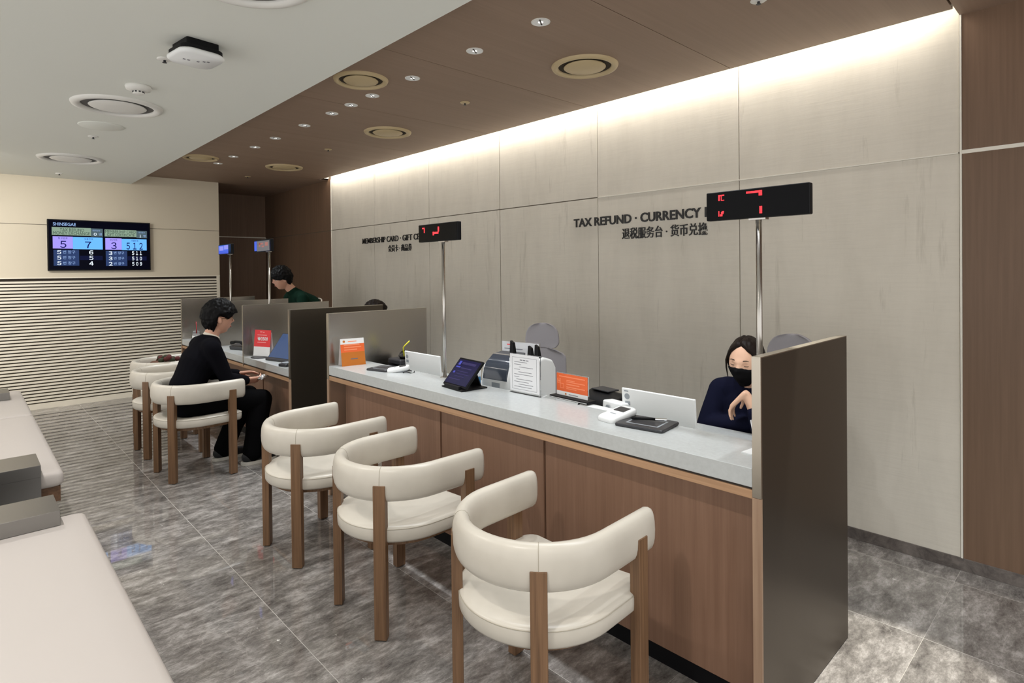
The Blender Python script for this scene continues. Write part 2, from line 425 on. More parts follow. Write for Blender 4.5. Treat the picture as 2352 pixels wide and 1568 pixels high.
# ------------------------------------------------------------------ ceilings
cw = sroot('ceiling', 'brown wood panel ceiling over the counters')
cx = [-9.5, -8.37, -7.25, -6.13, -5.015, -3.9, -2.785, -1.665, -.572]
YE = 3.475
for i in range(len(cx) - 1):
    y1 = YE if cx[i + 1] > -7.3 and cx[i] > -7.3 else YW + .01
    w = (cx[i + 1] - cx[i]) / 2
    o = ob('ceiling_panel', MB().box(-w + .002, w - .002, -1.06, y1 - 2.6, 0, .02), 'ceiling_wood', cw); o.location = ((cx[i] + cx[i + 1]) / 2, 2.6, ZC)
o = ob('ceiling_panel', MB().box(-1.43, 1.43, -1.06, YW + .01 - 2.6, 0, .02), 'ceiling_wood', cw); o.location = (.865, 2.6, ZC)
bx('ceiling_backing', -9.5, 2.3, 1.55, YE - .01, ZC + .021, ZC + .06, 'seam_dark', cw)
bx('slot_lip', -7.25, -.572, YE - .004, YE, ZC - .001, ZC + .05, 'trim_white', cw)
bx('slot_top', -7.26, -.56, YE - .02, YW + .012, 2.90, 2.93, 'trim_white', cw)
bx('slot_side', -7.26, -.56, YE - .03, YE - .012, ZC + .02, 2.93, 'trim_white', cw)
bx('slot_end', -.566, -.556, YE - .07, YW + .012, ZC + .001, 2.93, 'trim_white', cw)
bx('slot_end', -7.262, -7.252, YE - .07, YW + .012, ZC + .001, 2.93, 'trim_white', cw)
bx('led_strip', -7.2, -.62, 3.49, 3.52, 2.862, 2.872, 'strip_lens', cw)
cl = sroot('ceiling_white', 'lower white plaster ceiling over the waiting area')
bx('soffit', XF - .2, 2.3, -2.6, 1.552, ZW, 2.95, 'ceiling_paint', cl)

# ------------------------------------------------------------------ ceiling fittings
def vent(x, y, z, r, m, dark, label, group=None):
    t = thing('ceiling_vent', label, 'vent', (x, y, z), 0, group)
    ri = r * .79
    ob('rim', MB().lathe([(ri, .012), (ri, -.006), (ri + .005, -.014), (ri + .5 * (r - ri), -.019), (r - .006, -.013), (r, -.001), (r, .004), (ri, .012)], 56, close=False), m, t, smooth=True)
    ob('gap', MB().lathe([(ri, -.0006), (ri * .5, -.0008)], 40, close=True), dark, t)
    ob('disc', MB().lathe([(r * .60, -.003), (r * .63, -.008), (r * .60, -.013), (r * .3, -.020), (.001, -.022)], 48), m, t, smooth=True)
    return t
BV = 'cream round air vents in the brown ceiling'; WV = 'white round air vents in the white ceiling'
vent(-2.231, 2.763, ZC, .200, 'vent_cream', 'vent_dark', 'largest cream round air vent, nearest one close to the lit wall')
vent(-4.423, 2.755, ZC, .205, 'vent_cream', 'vent_dark', 'cream round air vent in brown ceiling above the membership sign side')
vent(-6.654, 2.757, ZC, .205, 'vent_cream', 'vent_dark', 'small looking cream round vent in front of the dark niche')
vent(-3.33, 1.882, ZC, .172, 'vent_cream', 'vent_dark', 'cream round air vent touching the edge of the white ceiling')
vent(-6.654, 1.868, ZC, .175, 'vent_cream', 'vent_dark', 'farthest cream vent by the white ceiling edge near the cream wall')
vent(-4.536, .776, ZW, .258, 'vent_white', 'vent_grey', 'large white round air vent beside the smoke detector')
vent(-6.857, .788, ZW, .262, 'vent_white', 'vent_grey', 'far white round air vent nearest the wall screen')
vent(-2.25, .79, ZW, .258, 'vent_white', 'vent_grey', 'white round air vent cut off by the top edge of the photo')
o = ob('speaker_cover', MB().lathe([(.145, .002), (.145, -.003), (.141, -.006), (.001, -.007)], 48), 'ceiling_paint', None, smooth=True, loc=(-5.224, .788, ZW)); tag(o, 'flat white round cover between two white ceiling vents', 'cover')
t = thing('smoke_detector', 'white smoke detector with slotted collar on the white ceiling', 'detector', (-3.986, .786, ZW))
ob('base', MB().lathe([(.066, .002), (.069, -.006), (.064, -.022), (.035, -.030), (.033, -.030)], 36), 'vent_white', t, smooth=True)
ob('collar', MB().lathe([(.030, -.029), (.031, -.045), (.026, -.048), (.001, -.049)], 28), 'vent_white', t, smooth=True)
for k in range(10):
    a = 2 * PI * k / 10; M = Matrix.Rotation(a, 4, 'Z'); ob('slot', MB().box(.0300, .0318, -.005, .005, -.041, -.033, M), 'ink', t)
def sprinkler(x, y, z, label, m='vent_white'):
    t = thing('sprinkler', label, 'sprinkler', (x, y, z))
    ob('plate', MB().lathe([(.034, .001), (.036, -.003), (.030, -.007), (.010, -.008)], 28), m, t, smooth=True)
    ob('head', MB().lathe([(.006, -.006), (.006, -.016), (.003, -.019)], 12), 'dark_plastic', t)
    ob('deflector', MB().lathe([(.011, -.019), (.011, -.0205), (.002, -.021)], 16), 'dark_plastic', t)
sprinkler(-3.392, .788, ZW, 'sprinkler head beside the black backed access point')
sprinkler(-5.66, .797, ZW, 'sprinkler head between the round cover and far white vent')
sprinkler(-7.947, .807, ZW, 'farthest sprinkler head near the top of the far cream wall')
sprinkler(-3.285, 2.696, ZC, 'tiny sprinkler head in brown ceiling above the third panel', 'vent_cream')
sprinkler(-1.154, 2.684, ZC, 'sprinkler head cut by the top edge in the brown ceiling')
sprinkler(-5.42, 2.69, ZC, 'faint sprinkler head in brown ceiling before the niche vent', 'vent_cream')
sprinkler(-7.584, 2.674, ZC, 'sprinkler head in the shadowed ceiling of the niche', 'vent_cream')
# access point
t = thing('access_point', 'white rounded wireless access point on a black ceiling bracket', 'access point', (-3.09, .853, ZW), math.radians(8))
def rrect(hx, hy, r, n=6):
    p = []
    for (cx_, cy_, a0) in ((hx - r, hy - r, 0), (-hx + r, hy - r, 90), (-hx + r, -hy + r, 180), (hx - r, -hy + r, 270)):
        for k in range(n + 1):
            a = math.radians(a0 + 90 * k / n); p.append((cx_ + r * math.cos(a), cy_ + r * math.sin(a)))
    return p
def slab(hx, hy, r, z0, z1, e=.004, M=None):
    rings = [[Vector((x * (hx - i) / hx, y * (hy - i) / hy, z)) for x, y in rrect(hx, hy, r)] for i, z in ((e, z0), (0, z0 + e), (0, z1 - e), (e, z1))]
    if M: rings = [[M @ v for v in r_] for r_ in rings]
    return MB().loft(rings)
ob('bracket', slab(.085, .075, .01, -.035, .004), 'black_plastic', t)
ob('back_shell', slab(.098, .098, .04, -.052, -.03), 'black_plastic', t)
ob('cover', slab(.108, .108, .055, -.078, -.050, .010), 'white_plastic', t, smooth=True)
for k, (x, y) in enumerate(((-.01, -.05), (-.01, -.03), (.0, .01), (.02, .03), (.03, .045))): ob('mark', MB().box(x - .006, x + .006, y - .006, y + .006, -.0785, -.0778), 'ink_grey', t)
# downlights
for i, x in enumerate(DOWN_X):
    if x > -1.3 and i > 11: lab = 'recessed downlight out of the picture above the near end'
    names = ['farthest', 'second farthest', 'third farthest', 'fourth farthest', 'fifth farthest', 'sixth farthest', 'fifth nearest', 'fourth nearest', 'third nearest', 'second nearest', 'nearest']
    lab = '%s in view of the small round downlights in the brown ceiling' % names[i] if i < 11 else '%s of the recessed downlights above the near counter end, beyond the frame' % ['first', 'second', 'third', 'fourth'][i - 11]
    t = thing('downlight', lab, 'downlight', (x, 2.11, ZC), 0, 'recessed downlights over the counters')
    ob('trim_ring', MB().lathe([(.041, .003), (.041, -.002), (.047, -.003), (.048, .001)], 32, close=False), 'vent_white', t, smooth=True)
    ob('reflector', MB().lathe([(.041, -.0015), (.034, -.0012), (.022, -.0008)], 32, close=True), 'white_plastic', t, smooth=False)
    ob('lens', MB().lathe([(.012, -.0022), (.001, -.0024)], 20), 'lamp_lens', t); ob('baffle', MB().box(-.004, .004, -.032, .032, -.0028, -.0016, Matrix.Rotation(.6, 4, 'Z')), 'dark_plastic', t)
ORD = ['first', 'second', 'third', 'fourth', 'fifth', 'sixth', 'seventh', 'eighth', 'ninth']
for i_, (x, y) in enumerate([q[:2] for q in WAIT] + FAR_FILL):
    t = thing('downlight', '%s of the unseen, partly added downlights over the waiting benches, beyond the frame' % ORD[i_], 'downlight', (x, y, ZW), 0, 'downlights over the waiting area')  # the last of these are added to brighten the far wall
    ob('trim_ring', MB().lathe([(.05, .003), (.05, -.002), (.058, -.003), (.06, .001)], 28, close=False), 'vent_white', t, smooth=True)
    ob('lens', MB().lathe([(.05, -.001), (.001, -.0012)], 24), 'lamp_lens', t)

# ------------------------------------------------------------------ counters
def counter(x0, x1, ztop, th, name_label, seams, zstrip, desk_z, desk_label):
    t = thing('service_counter', name_label, 'counter', ((x0 + x1) / 2, 1.95, 0))
    cx_ = (x0 + x1) / 2
    def P(nm, a, b, c, d, e, f, m, **k):
        o = bx(nm, a - cx_, b - cx_, c - 1.95, d - 1.95, e, f, m, t, **k); return o
    P('worktop', x0, x1, 1.805, 2.100, ztop - th, ztop, 'solid_top', bevel=.002)
    P('shadow_gap', x0, x1, 1.812, 2.07, ztop - th - .008, ztop - th, 'seam_dark')
    P('wood_edging', x0, x1, 1.806, 2.06, zstrip[0], zstrip[1], 'strip_wood', bevel=.001, seg=1)
    xx = [x0] + seams + [x1]
    for i in range(len(xx) - 1):
        g = .003
        o = P('front_panel', xx[i] + (g if i else 0), xx[i + 1] - (g if i < len(xx) - 2 else 0), 1.925, 1.945, .07, zstrip[0], 'counter_wood')
    for q in seams: P('batten', q - .024, q - .004, 1.919, 1.926, .07, zstrip[0], 'counter_wood')
    P('carcass', x0 + .01, x1 - .01, 1.946, 2.09, .07, ztop - th - .01, 'seam_dark')
    P('plinth', x0, x1, 1.935, 2.06, 0, .07, 'black_plastic')
    P('back_riser', x0, x1, 2.0905, 2.0995, desk_z - .3, ztop - .0625, 'solid_top')
    d = thing('staff_desk', desk_label, 'desk', ((x0 + x1) / 2, 2.36, 0))
    bx('desk_top', x0 - cx_, x1 - cx_, 2.102 - 2.36, 2.612 - 2.36, desk_z - .035, desk_z, 'solid_top', d, bevel=.002)
    for a in (x0 + .02, cx_ - .02, x1 - .06): bx('leg', a - cx_, a + .04 - cx_, 2.14 - 2.36, 2.18 - 2.36, 0, desk_z - .035, 'dark_plastic', d)
    bx('leg_rail', x0 - cx_ + .02, x1 - cx_ - .02, 2.14 - 2.36, 2.18 - 2.36, .0, .04, 'dark_plastic', d)
    return t
cr = counter(-3.668, -.806, .872, .060, 'long right hand counter with pale top and brown wood front', [-2.581, -1.804], (.776, .804), .75, 'white staff desk behind the long right hand counter')
clf = counter(-7.215, -4.33, .772, .058, 'lower left hand counter where the man in black sits', [-6.088, -5.151], (.676, .702), .70, 'white staff desk behind the lower left hand counter')
def partition(x, zw, label, th=.028, outer=1):
    t = thing('partition', label, 'partition', (x, 2.2, 0))
    bxl = lambda nm, a, b, c, d, e, f, m, **k: bx(nm, a, b, c - 2.2, d - 2.2, e, f, m, t, **k)
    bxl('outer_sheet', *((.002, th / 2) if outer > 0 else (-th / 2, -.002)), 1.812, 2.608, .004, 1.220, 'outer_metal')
    bxl('inner_sheet', *((-th / 2, .002) if outer > 0 else (-.002, th / 2)), 1.812, 2.608, .004, 1.220, 'partition_metal')
    bxl('metal_edge', -th / 2, th / 2, 1.804, 1.812, zw, 1.2200, 'edge_metal')
    bxl('top_edge', -th / 2, th / 2, 1.804, 2.610, 1.2202, 1.2235, 'edge_metal')
    bxl('wood_edge', -th / 2, th / 2, 1.803, 1.812, .0, zw - .001, 'edge_wood')
    return t
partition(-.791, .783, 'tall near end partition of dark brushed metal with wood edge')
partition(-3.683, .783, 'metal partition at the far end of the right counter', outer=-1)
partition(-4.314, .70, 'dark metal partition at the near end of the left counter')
def divider(x, label):
    t = thing('partition', label, 'partition', (x, 2.2, 0))
    bx('metal_sheet', -.006, .006, 1.806 - 2.2, 2.608 - 2.2, .773, 1.220, 'partition_metal', t)
    bx('metal_edge', -.007, .007, 1.800 - 2.2, 1.806 - 2.2, .69, 1.2193, 'edge_metal', t)
    bx('top_edge', -.007, .007, 1.806 - 2.2, 2.609 - 2.2, 1.2195, 1.2225, 'edge_metal', t)
    return t
divider(-5.29, 'metal divider behind the red price card on the left counter')
divider(-6.245, 'metal divider beyond the head of the man in black')
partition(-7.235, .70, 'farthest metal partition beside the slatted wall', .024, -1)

# ------------------------------------------------------------------ queue number displays on poles
def sign_display(x, y, z0, z1, zb, ztop_counter, px, label, marks, w=.37):
    t = thing('number_display', label, 'display', (px, y, ztop_counter))
    o = lambda v: (v[0] - px, v[1] - y, v[2] - ztop_counter)
    ob('pole', MB().lathe([(.0105, 0), (.0105, z0 - ztop_counter)], 20), 'pole_metal', t, smooth=True)
    ob('base_flange', MB().lathe([(.028, 0), (.028, .004), (.012, .006)], 24), 'pole_metal', t)
    c = bx('casing', x - px, x + w - px, -.025, .004, z0 - ztop_counter, z1 - ztop_counter, 'black_plastic', t, bevel=.004)
    bx('face', x + .004 - px, x + w - .004 - px, -.0262, -.0248, z0 + .004 - ztop_counter, z1 - .004 - ztop_counter, 'black_gloss', t)
    bx('bracket', -.03, .03, -.014, .014, z0 - .006 - ztop_counter, z0 + .001 - ztop_counter, 'pole_metal', t)
    if marks:
        for (a, b, c_, d) in marks:
            bx('lit_segment', a - px, b - px, -.0268, -.0263, c_ - ztop_counter, d - ztop_counter, 'led_red', t)
    return t
m1 = []
def dots(x0, x1, z0, z1, nx, nz, out):
    dx = (x1 - x0) / nx; dz = (z1 - z0) / nz
    for i in range(nx):
        for j in range(nz): out.append((x0 + dx * (i + .12), x0 + dx * (i + .88), z0 + dz * (j + .12), z0 + dz * (j + .88)))
dots(-1.043, -1.037, 1.750, 1.772, 2, 7, m1); dots(-1.037, -1.020, 1.767, 1.772, 5, 2, m1); dots(-1.033, -1.020, 1.750, 1.7525, 4, 1, m1); dots(-1.033, -1.030, 1.752, 1.767, 1, 5, m1)
dots(-.938, -.893, 1.766, 1.774, 14, 2, m1); dots(-.893, -.881, 1.755, 1.774, 4, 6, m1)
dots(-.891, -.881, 1.692, 1.718, 3, 8, m1)
dots(-1.043, -1.039, 1.692, 1.712, 1, 6, m1); dots(-1.037, -1.027, 1.692, 1.700, 3, 3, m1); dots(-1.033, -1.023, 1.700, 1.708, 3, 2, m1); dots(-1.030, -1.021, 1.706, 1.711, 2, 2, m1)
sign_display(-1.092, 2.094, 1.678, 1.784, 0, .872, -.905, 'near black queue display with red lit segments above the masked clerk', m1, .368)
m2 = []
dots(-2.944, -2.918, 1.757, 1.766, 3, 1, m2); dots(-2.926, -2.916, 1.733, 1.757, 1, 3, m2)
dots(-2.836, -2.822, 1.714, 1.736, 2, 3, m2); dots(-2.822, -2.778, 1.722, 1.734, 5, 2, m2); dots(-2.786, -2.772, 1.734, 1.764, 2, 4, m2)
sign_display(-2.985, 2.094, 1.678, 1.784, 0, .872, -2.767, 'black queue display over the white money machine, second from the near end', m2, .385)
sign_display(-5.72, 2.094, 1.70, 1.812, 0, .772, -5.43, 'queue display on a pole over the red card', None, .40)
sign_display(-6.78, 2.094, 1.705, 1.812, 0, .772, -6.49, 'farthest queue display on a thin pole by the dark niche', None, .40)
# reflections on the two far display faces, painted as glowing blue and grey patches
mat('reflect_blue', (.01, .02, .08), .15, 0, s2l(70, 90, 220), .8); mat('reflect_violet', (.01, .02, .08), .15, 0, s2l(150, 140, 230), .8); mat('reflect_grey', s2l(120, 118, 116), .3, 0, s2l(110, 106, 104), .25); mat('reflect_pink', s2l(160, 110, 100), .3, 0, s2l(190, 110, 90), .3)
def find(name_, lab):
    return [o for o in C.objects if o.name.startswith(name_) and o.get('label', '').startswith(lab)][0]
d3 = find('number_display', 'queue display on a pole over'); d4 = find('number_display', 'farthest queue')
bx('reflect_patch', -.285, -.225, -.0275, -.0266, .94, 1.03, 'reflect_blue', d3); bx('reflect_patch', -.222, .085, -.0275, -.0266, .935, 1.03, 'reflect_grey', d3)
for a, b, c, d in ((-.17, -.13, .975, 1.01), (-.10, -.04, .97, .985), (-.02, .05, .98, 1.015), (-.16, -.06, .995, 1.012)): bx('reflect_mark', a, b, -.0280, -.0276, c, d, 'reflect_pink', d3)
bx('reflect_patch', -.28, .03, -.0275, -.0266, .94, 1.03, 'reflect_blue', d4); bx('reflect_mark', -.10, .03, -.0280, -.0276, .985, 1.028, 'reflect_violet', d4); bx('reflect_mark', -.25, -.12, -.0280, -.0276, .975, 1.02, 'reflect_violet', d4)

# ------------------------------------------------------------------ raised wall lettering
def wall_text(parent, s, x0, x1, z, cap, off=.028, gap=.0):
    """one raised letter each, laid out by the font's own advance widths and scaled to the span"""
    widths = []; pos = []
    full = text_mesh(s, 1.0, 0, 0); xs_ = [v.co.x for v in full.vertices]; a, b = min(xs_), max(xs_); bpy.data.meshes.remove(full)
    ref = text_mesh('E', 1.0); ys_ = [v.co.y for v in ref.vertices]; caph = max(ys_) - min(ys_); bpy.data.meshes.remove(ref)
    sx = (x1 - x0) / (b - a); sz = cap / caph
    for i, ch in enumerate(s):
        if ch == ' ': continue
        pre = text_mesh(s[:i + 1], 1.0); r1 = max(v.co.x for v in pre.vertices); bpy.data.meshes.remove(pre)
        me = text_mesh(ch, 1.0, .05, off, 'letter'); cr_ = max(v.co.x for v in me.vertices) - off
        for v in me.vertices:
            X = x0 + (v.co.x + (r1 - cr_) - a) * sx; Z = z + v.co.y * sz; Y = YW - .004 - v.co.z * .08
            v.co = Vector((X, Y, Z)) - parent.location
        me.update(); link('letter', me, 'letter_black', parent)
t = thing('wall_lettering', 'black raised letters of the tax refund and currency sign on the beige wall', 'sign', (-2.22, YW, 1.84))
wall_text(t, 'TAX REFUND · CURRENCY EXCHANGE', -3.018, -1.43, 1.839, .062, .020)
wall_text(t, '退税服务台 · 货币兑换', -2.557, -1.885, 1.729, .0595, .006)
t = thing('wall_lettering', 'black raised letters of the membership card sign on the beige wall', 'sign', (-5.54, YW, 1.84))
wall_text(t, 'MEMBERSHIP CARD · GIFT CERTIFICATE', -6.355, -4.73, 1.843, .062, .006)
wall_text(t, '会员卡 · 商品券', -5.775, -5.305, 1.735, .056, .006)

# ------------------------------------------------------------------ wall television
tv = thing('wall_screen', 'wall mounted black screen showing queue numbers on the far wall', 'screen', (XF, 1.232, 1.845))
TVW, TVH = 1.012, .584
bx('casing', .0, .045, -TVW / 2, TVW / 2, -TVH / 2, TVH / 2, 'black_plastic', tv, bevel=.003)
mat('tv_bg', (.001, .001, .004), .2, 0, s2l(3, 5, 22), .4, spec=.04)
bx('panel', .0445, .0462, -TVW / 2 + .012, TVW / 2 - .012, -TVH / 2 + .012, TVH / 2 - .012, 'tv_bg', tv)
def emis(name, rgb, s=1.0): mat(name, (0, 0, 0), .4, 0, s2l(*rgb), s, spec=.1)
emis('tv_green', (138, 160, 140)); emis('tv_slate', (78, 96, 104)); emis('tv_lav', (160, 146, 238), 1.1); emis('tv_sky', (104, 178, 252), 1.1); emis('tv_row', (44, 62, 104)); emis('tv_row2', (10, 16, 50))
emis('tv_white', (226, 236, 246), 1.1); emis('tv_navy', (8, 12, 84)); emis('tv_dgreen', (52, 70, 60)); emis('tv_pale', (150, 180, 230))
def tvp(cx_, cy_):
    u = (cx_ - 82) / (2202 - 82); top = 135 + u * 70; bot = 1185 - u * 10
    v_ = (cy_ - top) / (bot - top); return (-TVW / 2 + u * TVW, TVH / 2 - v_ * TVH)
def tvrect(x0, y0, x1, y1, m, d=.0466):
    ym = lambda x: 0
    a = tvp(x0, y0); b = tvp(x1, y1 )
    bx('screen_field', .0462, d, a[0], b[0], min(a[1], b[1]), max(a[1], b[1]), m, tv)
MT = Matrix(((0, 0, 1, .0468), (1, 0, 0, 0), (0, 1, 0, 0), (0, 0, 0, 1)))
def tvtext(s, x0, y0, x1, y1, m, off=.0):
    a = tvp(x0, y1); b = tvp(x1, y0); me = text_mesh(s, 1, 0, off, 'screen_text'); fit_text(me, a[0], b[0], a[1], b[1], MT); link('screen_text', me, m, tv)
tvrect(165, 297, 930, 475, 'tv_green'); tvrect(932, 322, 1172, 492, 'tv_slate'); tvrect(1208, 340, 1890, 498, 'tv_green'); tvrect(1892, 365, 2125, 518, 'tv_slate')
tvrect(180, 485, 565, 738, 'tv_lav'); tvrect(566, 498, 1165, 752, 'tv_sky'); tvrect(1220, 515, 1565, 758, 'tv_lav'); tvrect(1566, 533, 2115, 770, 'tv_sky')
tvrect(190, 758, 685, 1083, 'tv_row'); tvrect(1225, 780, 1680, 1088, 'tv_row'); tvrect(700, 880, 1160, 970, 'tv_row2'); tvrect(1690, 890, 2110, 975, 'tv_row2')
tvtext('SHINSEGAE', 190, 216, 630, 268, 'tv_pale', .01)
tvtext('TAX REFUND', 318, 332, 790, 384, 'tv_dgreen', 0); tvtext('MONEY EXCHANGE', 190, 402, 905, 448, 'tv_dgreen', 0)
tvtext('MEMBERSHIP CARD', 1225, 368, 1875, 412, 'tv_dgreen', 0); tvtext('GIFT CERTIFICATE', 1258, 434, 1850, 476, 'tv_dgreen', 0)
tvtext('대기인수', 965, 352, 1120, 384, 'tv_pale'); tvtext('０', 985, 412, 1045, 470, 'tv_white', .018); tvtext('명', 1090, 420, 1150, 468, 'tv_pale')
tvtext('대기인수', 1940, 390, 2080, 418, 'tv_pale'); tvtext('１', 1958, 446, 1995, 500, 'tv_white', .018); tvtext('명', 2045, 452, 2095, 498, 'tv_pale')
tvtext('창구번호', 280, 508, 465, 545, 'tv_navy'); tvtext('５', 318, 580, 440, 720, 'tv_navy', .012); tvtext('호출번호', 790, 522, 970, 558, 'tv_navy'); tvtext('７', 806, 592, 932, 726, 'tv_navy', .012)
tvtext('창구번호', 1315, 540, 1475, 574, 'tv_navy'); tvtext('３', 1340, 606, 1458, 742, 'tv_navy', .012); tvtext('호출번호', 1775, 552, 1932, 588, 'tv_navy'); tvtext('５１２', 1665, 614, 2028, 750, 'tv_navy', .012)
for i, n_ in enumerate('６５４'):
    y = 770 + i * 112; tvtext('５', 256, y, 338, y + 76, 'tv_white', .018); tvtext('번 창구', 372, y + 4, 610, y + 66, 'tv_pale'); tvtext(n_, 884, y, 970, y + 84, 'tv_white', .018)
for i, (a, b) in enumerate((('３', '５１１'), ('３', '５１０'), ('２', '５０９'))):
    y = 788 + i * 110; tvtext(a, 1286, y, 1366, y + 74, 'tv_white', .018); tvtext('번 창구', 1395, y + 4, 1615, y + 62, 'tv_pale'); tvtext(b, 1785, y, 2005, y + 76, 'tv_white', .018)

# ------------------------------------------------------------------ armchairs
def superx(t, a, b, p=3.2):
    c, s_ = math.cos(t), math.sin(t)
    return a * math.copysign(abs(c) ** (2 / p), c), b * math.copysign(abs(s_) ** (2 / p), s_)
def upath(r, yf, n=26, ns=6):
    pts = []
    for k in range(ns): pts.append((r, yf - yf * k / ns))
    for k in range(n + 1):
        a = -PI * k / n; pts.append((r * math.cos(a), r * math.sin(a)))
    for k in range(1, ns + 1): pts.append((-r, yf * k / ns))
    return pts
def make_armchair():
    t = thing('armchair', '', 'chair')
    path = upath(.262, .245); rings = []; N_ = 20
    seq = []
    for k, (e, off) in enumerate(((.35, -.024), (.72, -.018), (.93, -.008))): seq.append((0, e, off))
    seq += [(i, 1, 0) for i in range(len(path))]
    for e, off in ((.93, .008), (.72, .018), (.35, .024)): seq.append((len(path) - 1, e, off))
    for i, e, off in seq:
        x, y = path[i]; a = path[max(i - 1, 0)]; b = path[min(i + 1, len(path) - 1)]
        d = Vector((b[0] - a[0], b[1] - a[1], 0)).normalized(); nrm = Vector((d.y, -d.x, 0))
        c = Vector((x, y, .63)) + d * off; ring = []
        for k in range(N_):
            u, w = superx(2 * PI * k / N_, .031, .071, 2.5)
            ee = e if e == 1 else e
            ring.append(c + nrm * (u * ee) + Vector((0, 0, w * (1 - (1 - ee) * .35))))
        rings.append(ring)
    ob('backrest', MB().loft(rings), 'leather', t, smooth=True)
    # stitched seams round the band at the rear legs
    for sx in (-1, 1):
        ang = math.atan2(-.20, .172 * sx); d = Vector((math.cos(ang), math.sin(ang), 0))
        ring = []
        for k in range(21):
            u, w = superx(2 * PI * k / 20, .0314, .0714, 2.5); ring.append(d * (.262 + u) + Vector((0, 0, .63 + w)))
        ob('seam', MB().tube(ring, .0009, 5), 'leather_seam', t)
    # seat
    def outline(r, yf, rc=.05, n=28):
        p = []
        for k in range(n + 1):
            a = PI + PI * k / n; p.append((r * math.cos(a), r * math.sin(a)))
        p.append((r, (yf - rc) * .5))
        for k in range(7):
            a = PI / 2 * k / 6; p.append((r - rc + rc * math.cos(a), yf - rc + rc * math.sin(a)))
        p.append((0, yf))
        for k in range(7):
            a = PI / 2 + PI / 2 * k / 6; p.append((-r + rc + rc * math.cos(a), yf - rc + rc * math.sin(a)))
        p.append((-r, (yf - rc) * .5)); return p
    def dish(x, y, z):
        d = math.hypot(x / .2, y / .22); k = max(0, min(1, (.178 - abs(x)) / .035)); k = k * k * (3 - 2 * k) * max(0, min(1, (y + .20) / .10)); return z - .008 * max(0, 1 - d * d * .6) - .009 * k * (1 if z > .4455 else 0)
    rr = []
    for inset, z in ((.03, .388), (.008, .391), (.001, .400), (0, .42), (0, .440), (.003, .449), (.008, .4525), (.02, .456), (.045, .457), (.07, .4565), (.09, .456), (.11, .455), (.13, .454), (.15, .453), (.18, .452), (.21, .451)):
        rr.append([Vector((x, y, dish(x, y, z))) for x, y in outline(.276 - inset, .255 - inset, max(.05 - inset * .2, .012))])
    ob('seat', MB().loft(rr), 'leather', t, smooth=True)
    pip = [Vector((x, y, dish(x, y, .4462))) for x, y in outline(.2758, .2548)]; pip.append(pip[0])
    ob('piping', MB().tube(pip, .0012, 5), 'leather_seam', t)
    rr = [[Vector((x, y, z)) for x, y in outline(.235, .215, .04)] for z in (.366, .392)]
    ob('seat_rail', MB().loft(rr), 'leg_wood', t)
    for (x, y) in ((.172, -.20), (-.172, -.20), (.262, .17), (-.262, .17)):
        if y > 0: d = Vector((math.copysign(1, x), 0, 0))
        else: d = Vector((x, y, 0)).normalized()
        q = Vector((-d.y, d.x, 0)); c = d * .279 + (Vector((0, y, 0)) if y > 0 else Vector())
        vs = []
        for z in (.004, .632):
            for a, b in ((-1, -1), (1, -1), (1, 1), (-1, 1)): vs.append(c + d * (.0185 * a) + q * (.0255 * b) + Vector((0, 0, z)))
        l = ob('leg', MB().add(vs, [(0, 3, 2, 1), (4, 5, 6, 7), (0, 1, 5, 4), (1, 2, 6, 5), (2, 3, 7, 6), (3, 0, 4, 7)]), 'leg_wood', t, bevel=.0015, seg=1)
        ob('glide', MB().lathe([(.012, 0), (.012, .005)], 10, cx=c.x, cy=c.y), 'black_plastic', l)
    return t
spots = [(-1.36, 1.42, .04, 'nearest cream leather armchair with brown legs, in the foreground'),
         (-2.266, 1.452, 0, 'cream leather armchair in the middle of the near three at the long counter'),
         (-3.078, 1.444, .04, 'cream leather armchair nearest the gap between the two counters'),
         (-4.86, 1.298, .05, 'cream leather armchair the man in black is sitting on'),
         (-5.61, 1.305, 0, 'empty cream leather armchair just beyond the seated man'),
         (-6.23, 1.42, .05, 'farthest cream leather armchair with flowers and bag on it')]
proto = make_armchair()
chairs = []
for i, (x, y, a, lab) in enumerate(spots):
    o = proto if i == 0 else copy_tree(proto)
    o.location = (x, y, 0); o.rotation_euler.z = a; o['label'] = lab; o['group'] = 'cream armchairs along the counters'; chairs.append(o)

# ------------------------------------------------------------------ waiting benches
def cushion(x0, x1, y0, y1, z0, z1, r=.03, parent=None):
    hx, hy = (x1 - x0) / 2, (y1 - y0) / 2; rings = []
    P_ = rrect(hx, hy, r, 5)
    for i, z in ((.012, z0), (.003, z0 + .008), (0, z0 + .02), (0, z1 - .028), (.004, z1 - .014), (.012, z1 - .005), (.028, z1), (.10, z1 + .004), (.2, z1 + .005)):
        rings.append([Vector((x * (hx - i) / hx, y * (hy - i) / hy, z)) for x, y in P_])
    o = ob('cushion', MB().loft(rings), 'bench_leather', parent, smooth=True); return o
def bench(xa, xb, label, cushions, caps, x0=0):
    cx_ = (xa + xb) / 2; t = thing('bench', label, 'bench', (cx_, -.05, 0))
    bx('base', xa + .02 - cx_, xb - .02 - cx_, -.40, .43, .29, .372, 'bench_wood', t)
    bx('plinth', xa + .15 - cx_, xb - .15 - cx_, -.32, .20, 0, .29, 'dark_plastic', t)
    for a, b in cushions:
        c = cushion(a, b, -.46, .432, .374, .452, .035, t); c.location = ((a + b) / 2 - cx_, 0, 0)
    for a, b in caps:
        w = (b - a) / 2
        cp = bx('side_table', a - cx_, b - cx_, -.50, .342, .458, .520, 'bench_metal', t, bevel=.001, seg=1)
        outer = a if abs(a - xa) < abs(b - xb) else b - .06
        bx('side_panel', outer - cx_, outer + .06 - cx_, -.50, .342, .30, .458, 'bench_metal', t)
    return t
bench(-3.22, -.9, 'cream leather bench in the near left corner with grey metal end table', [(-3.19, -1.0)], [(-3.287, -3.043)])
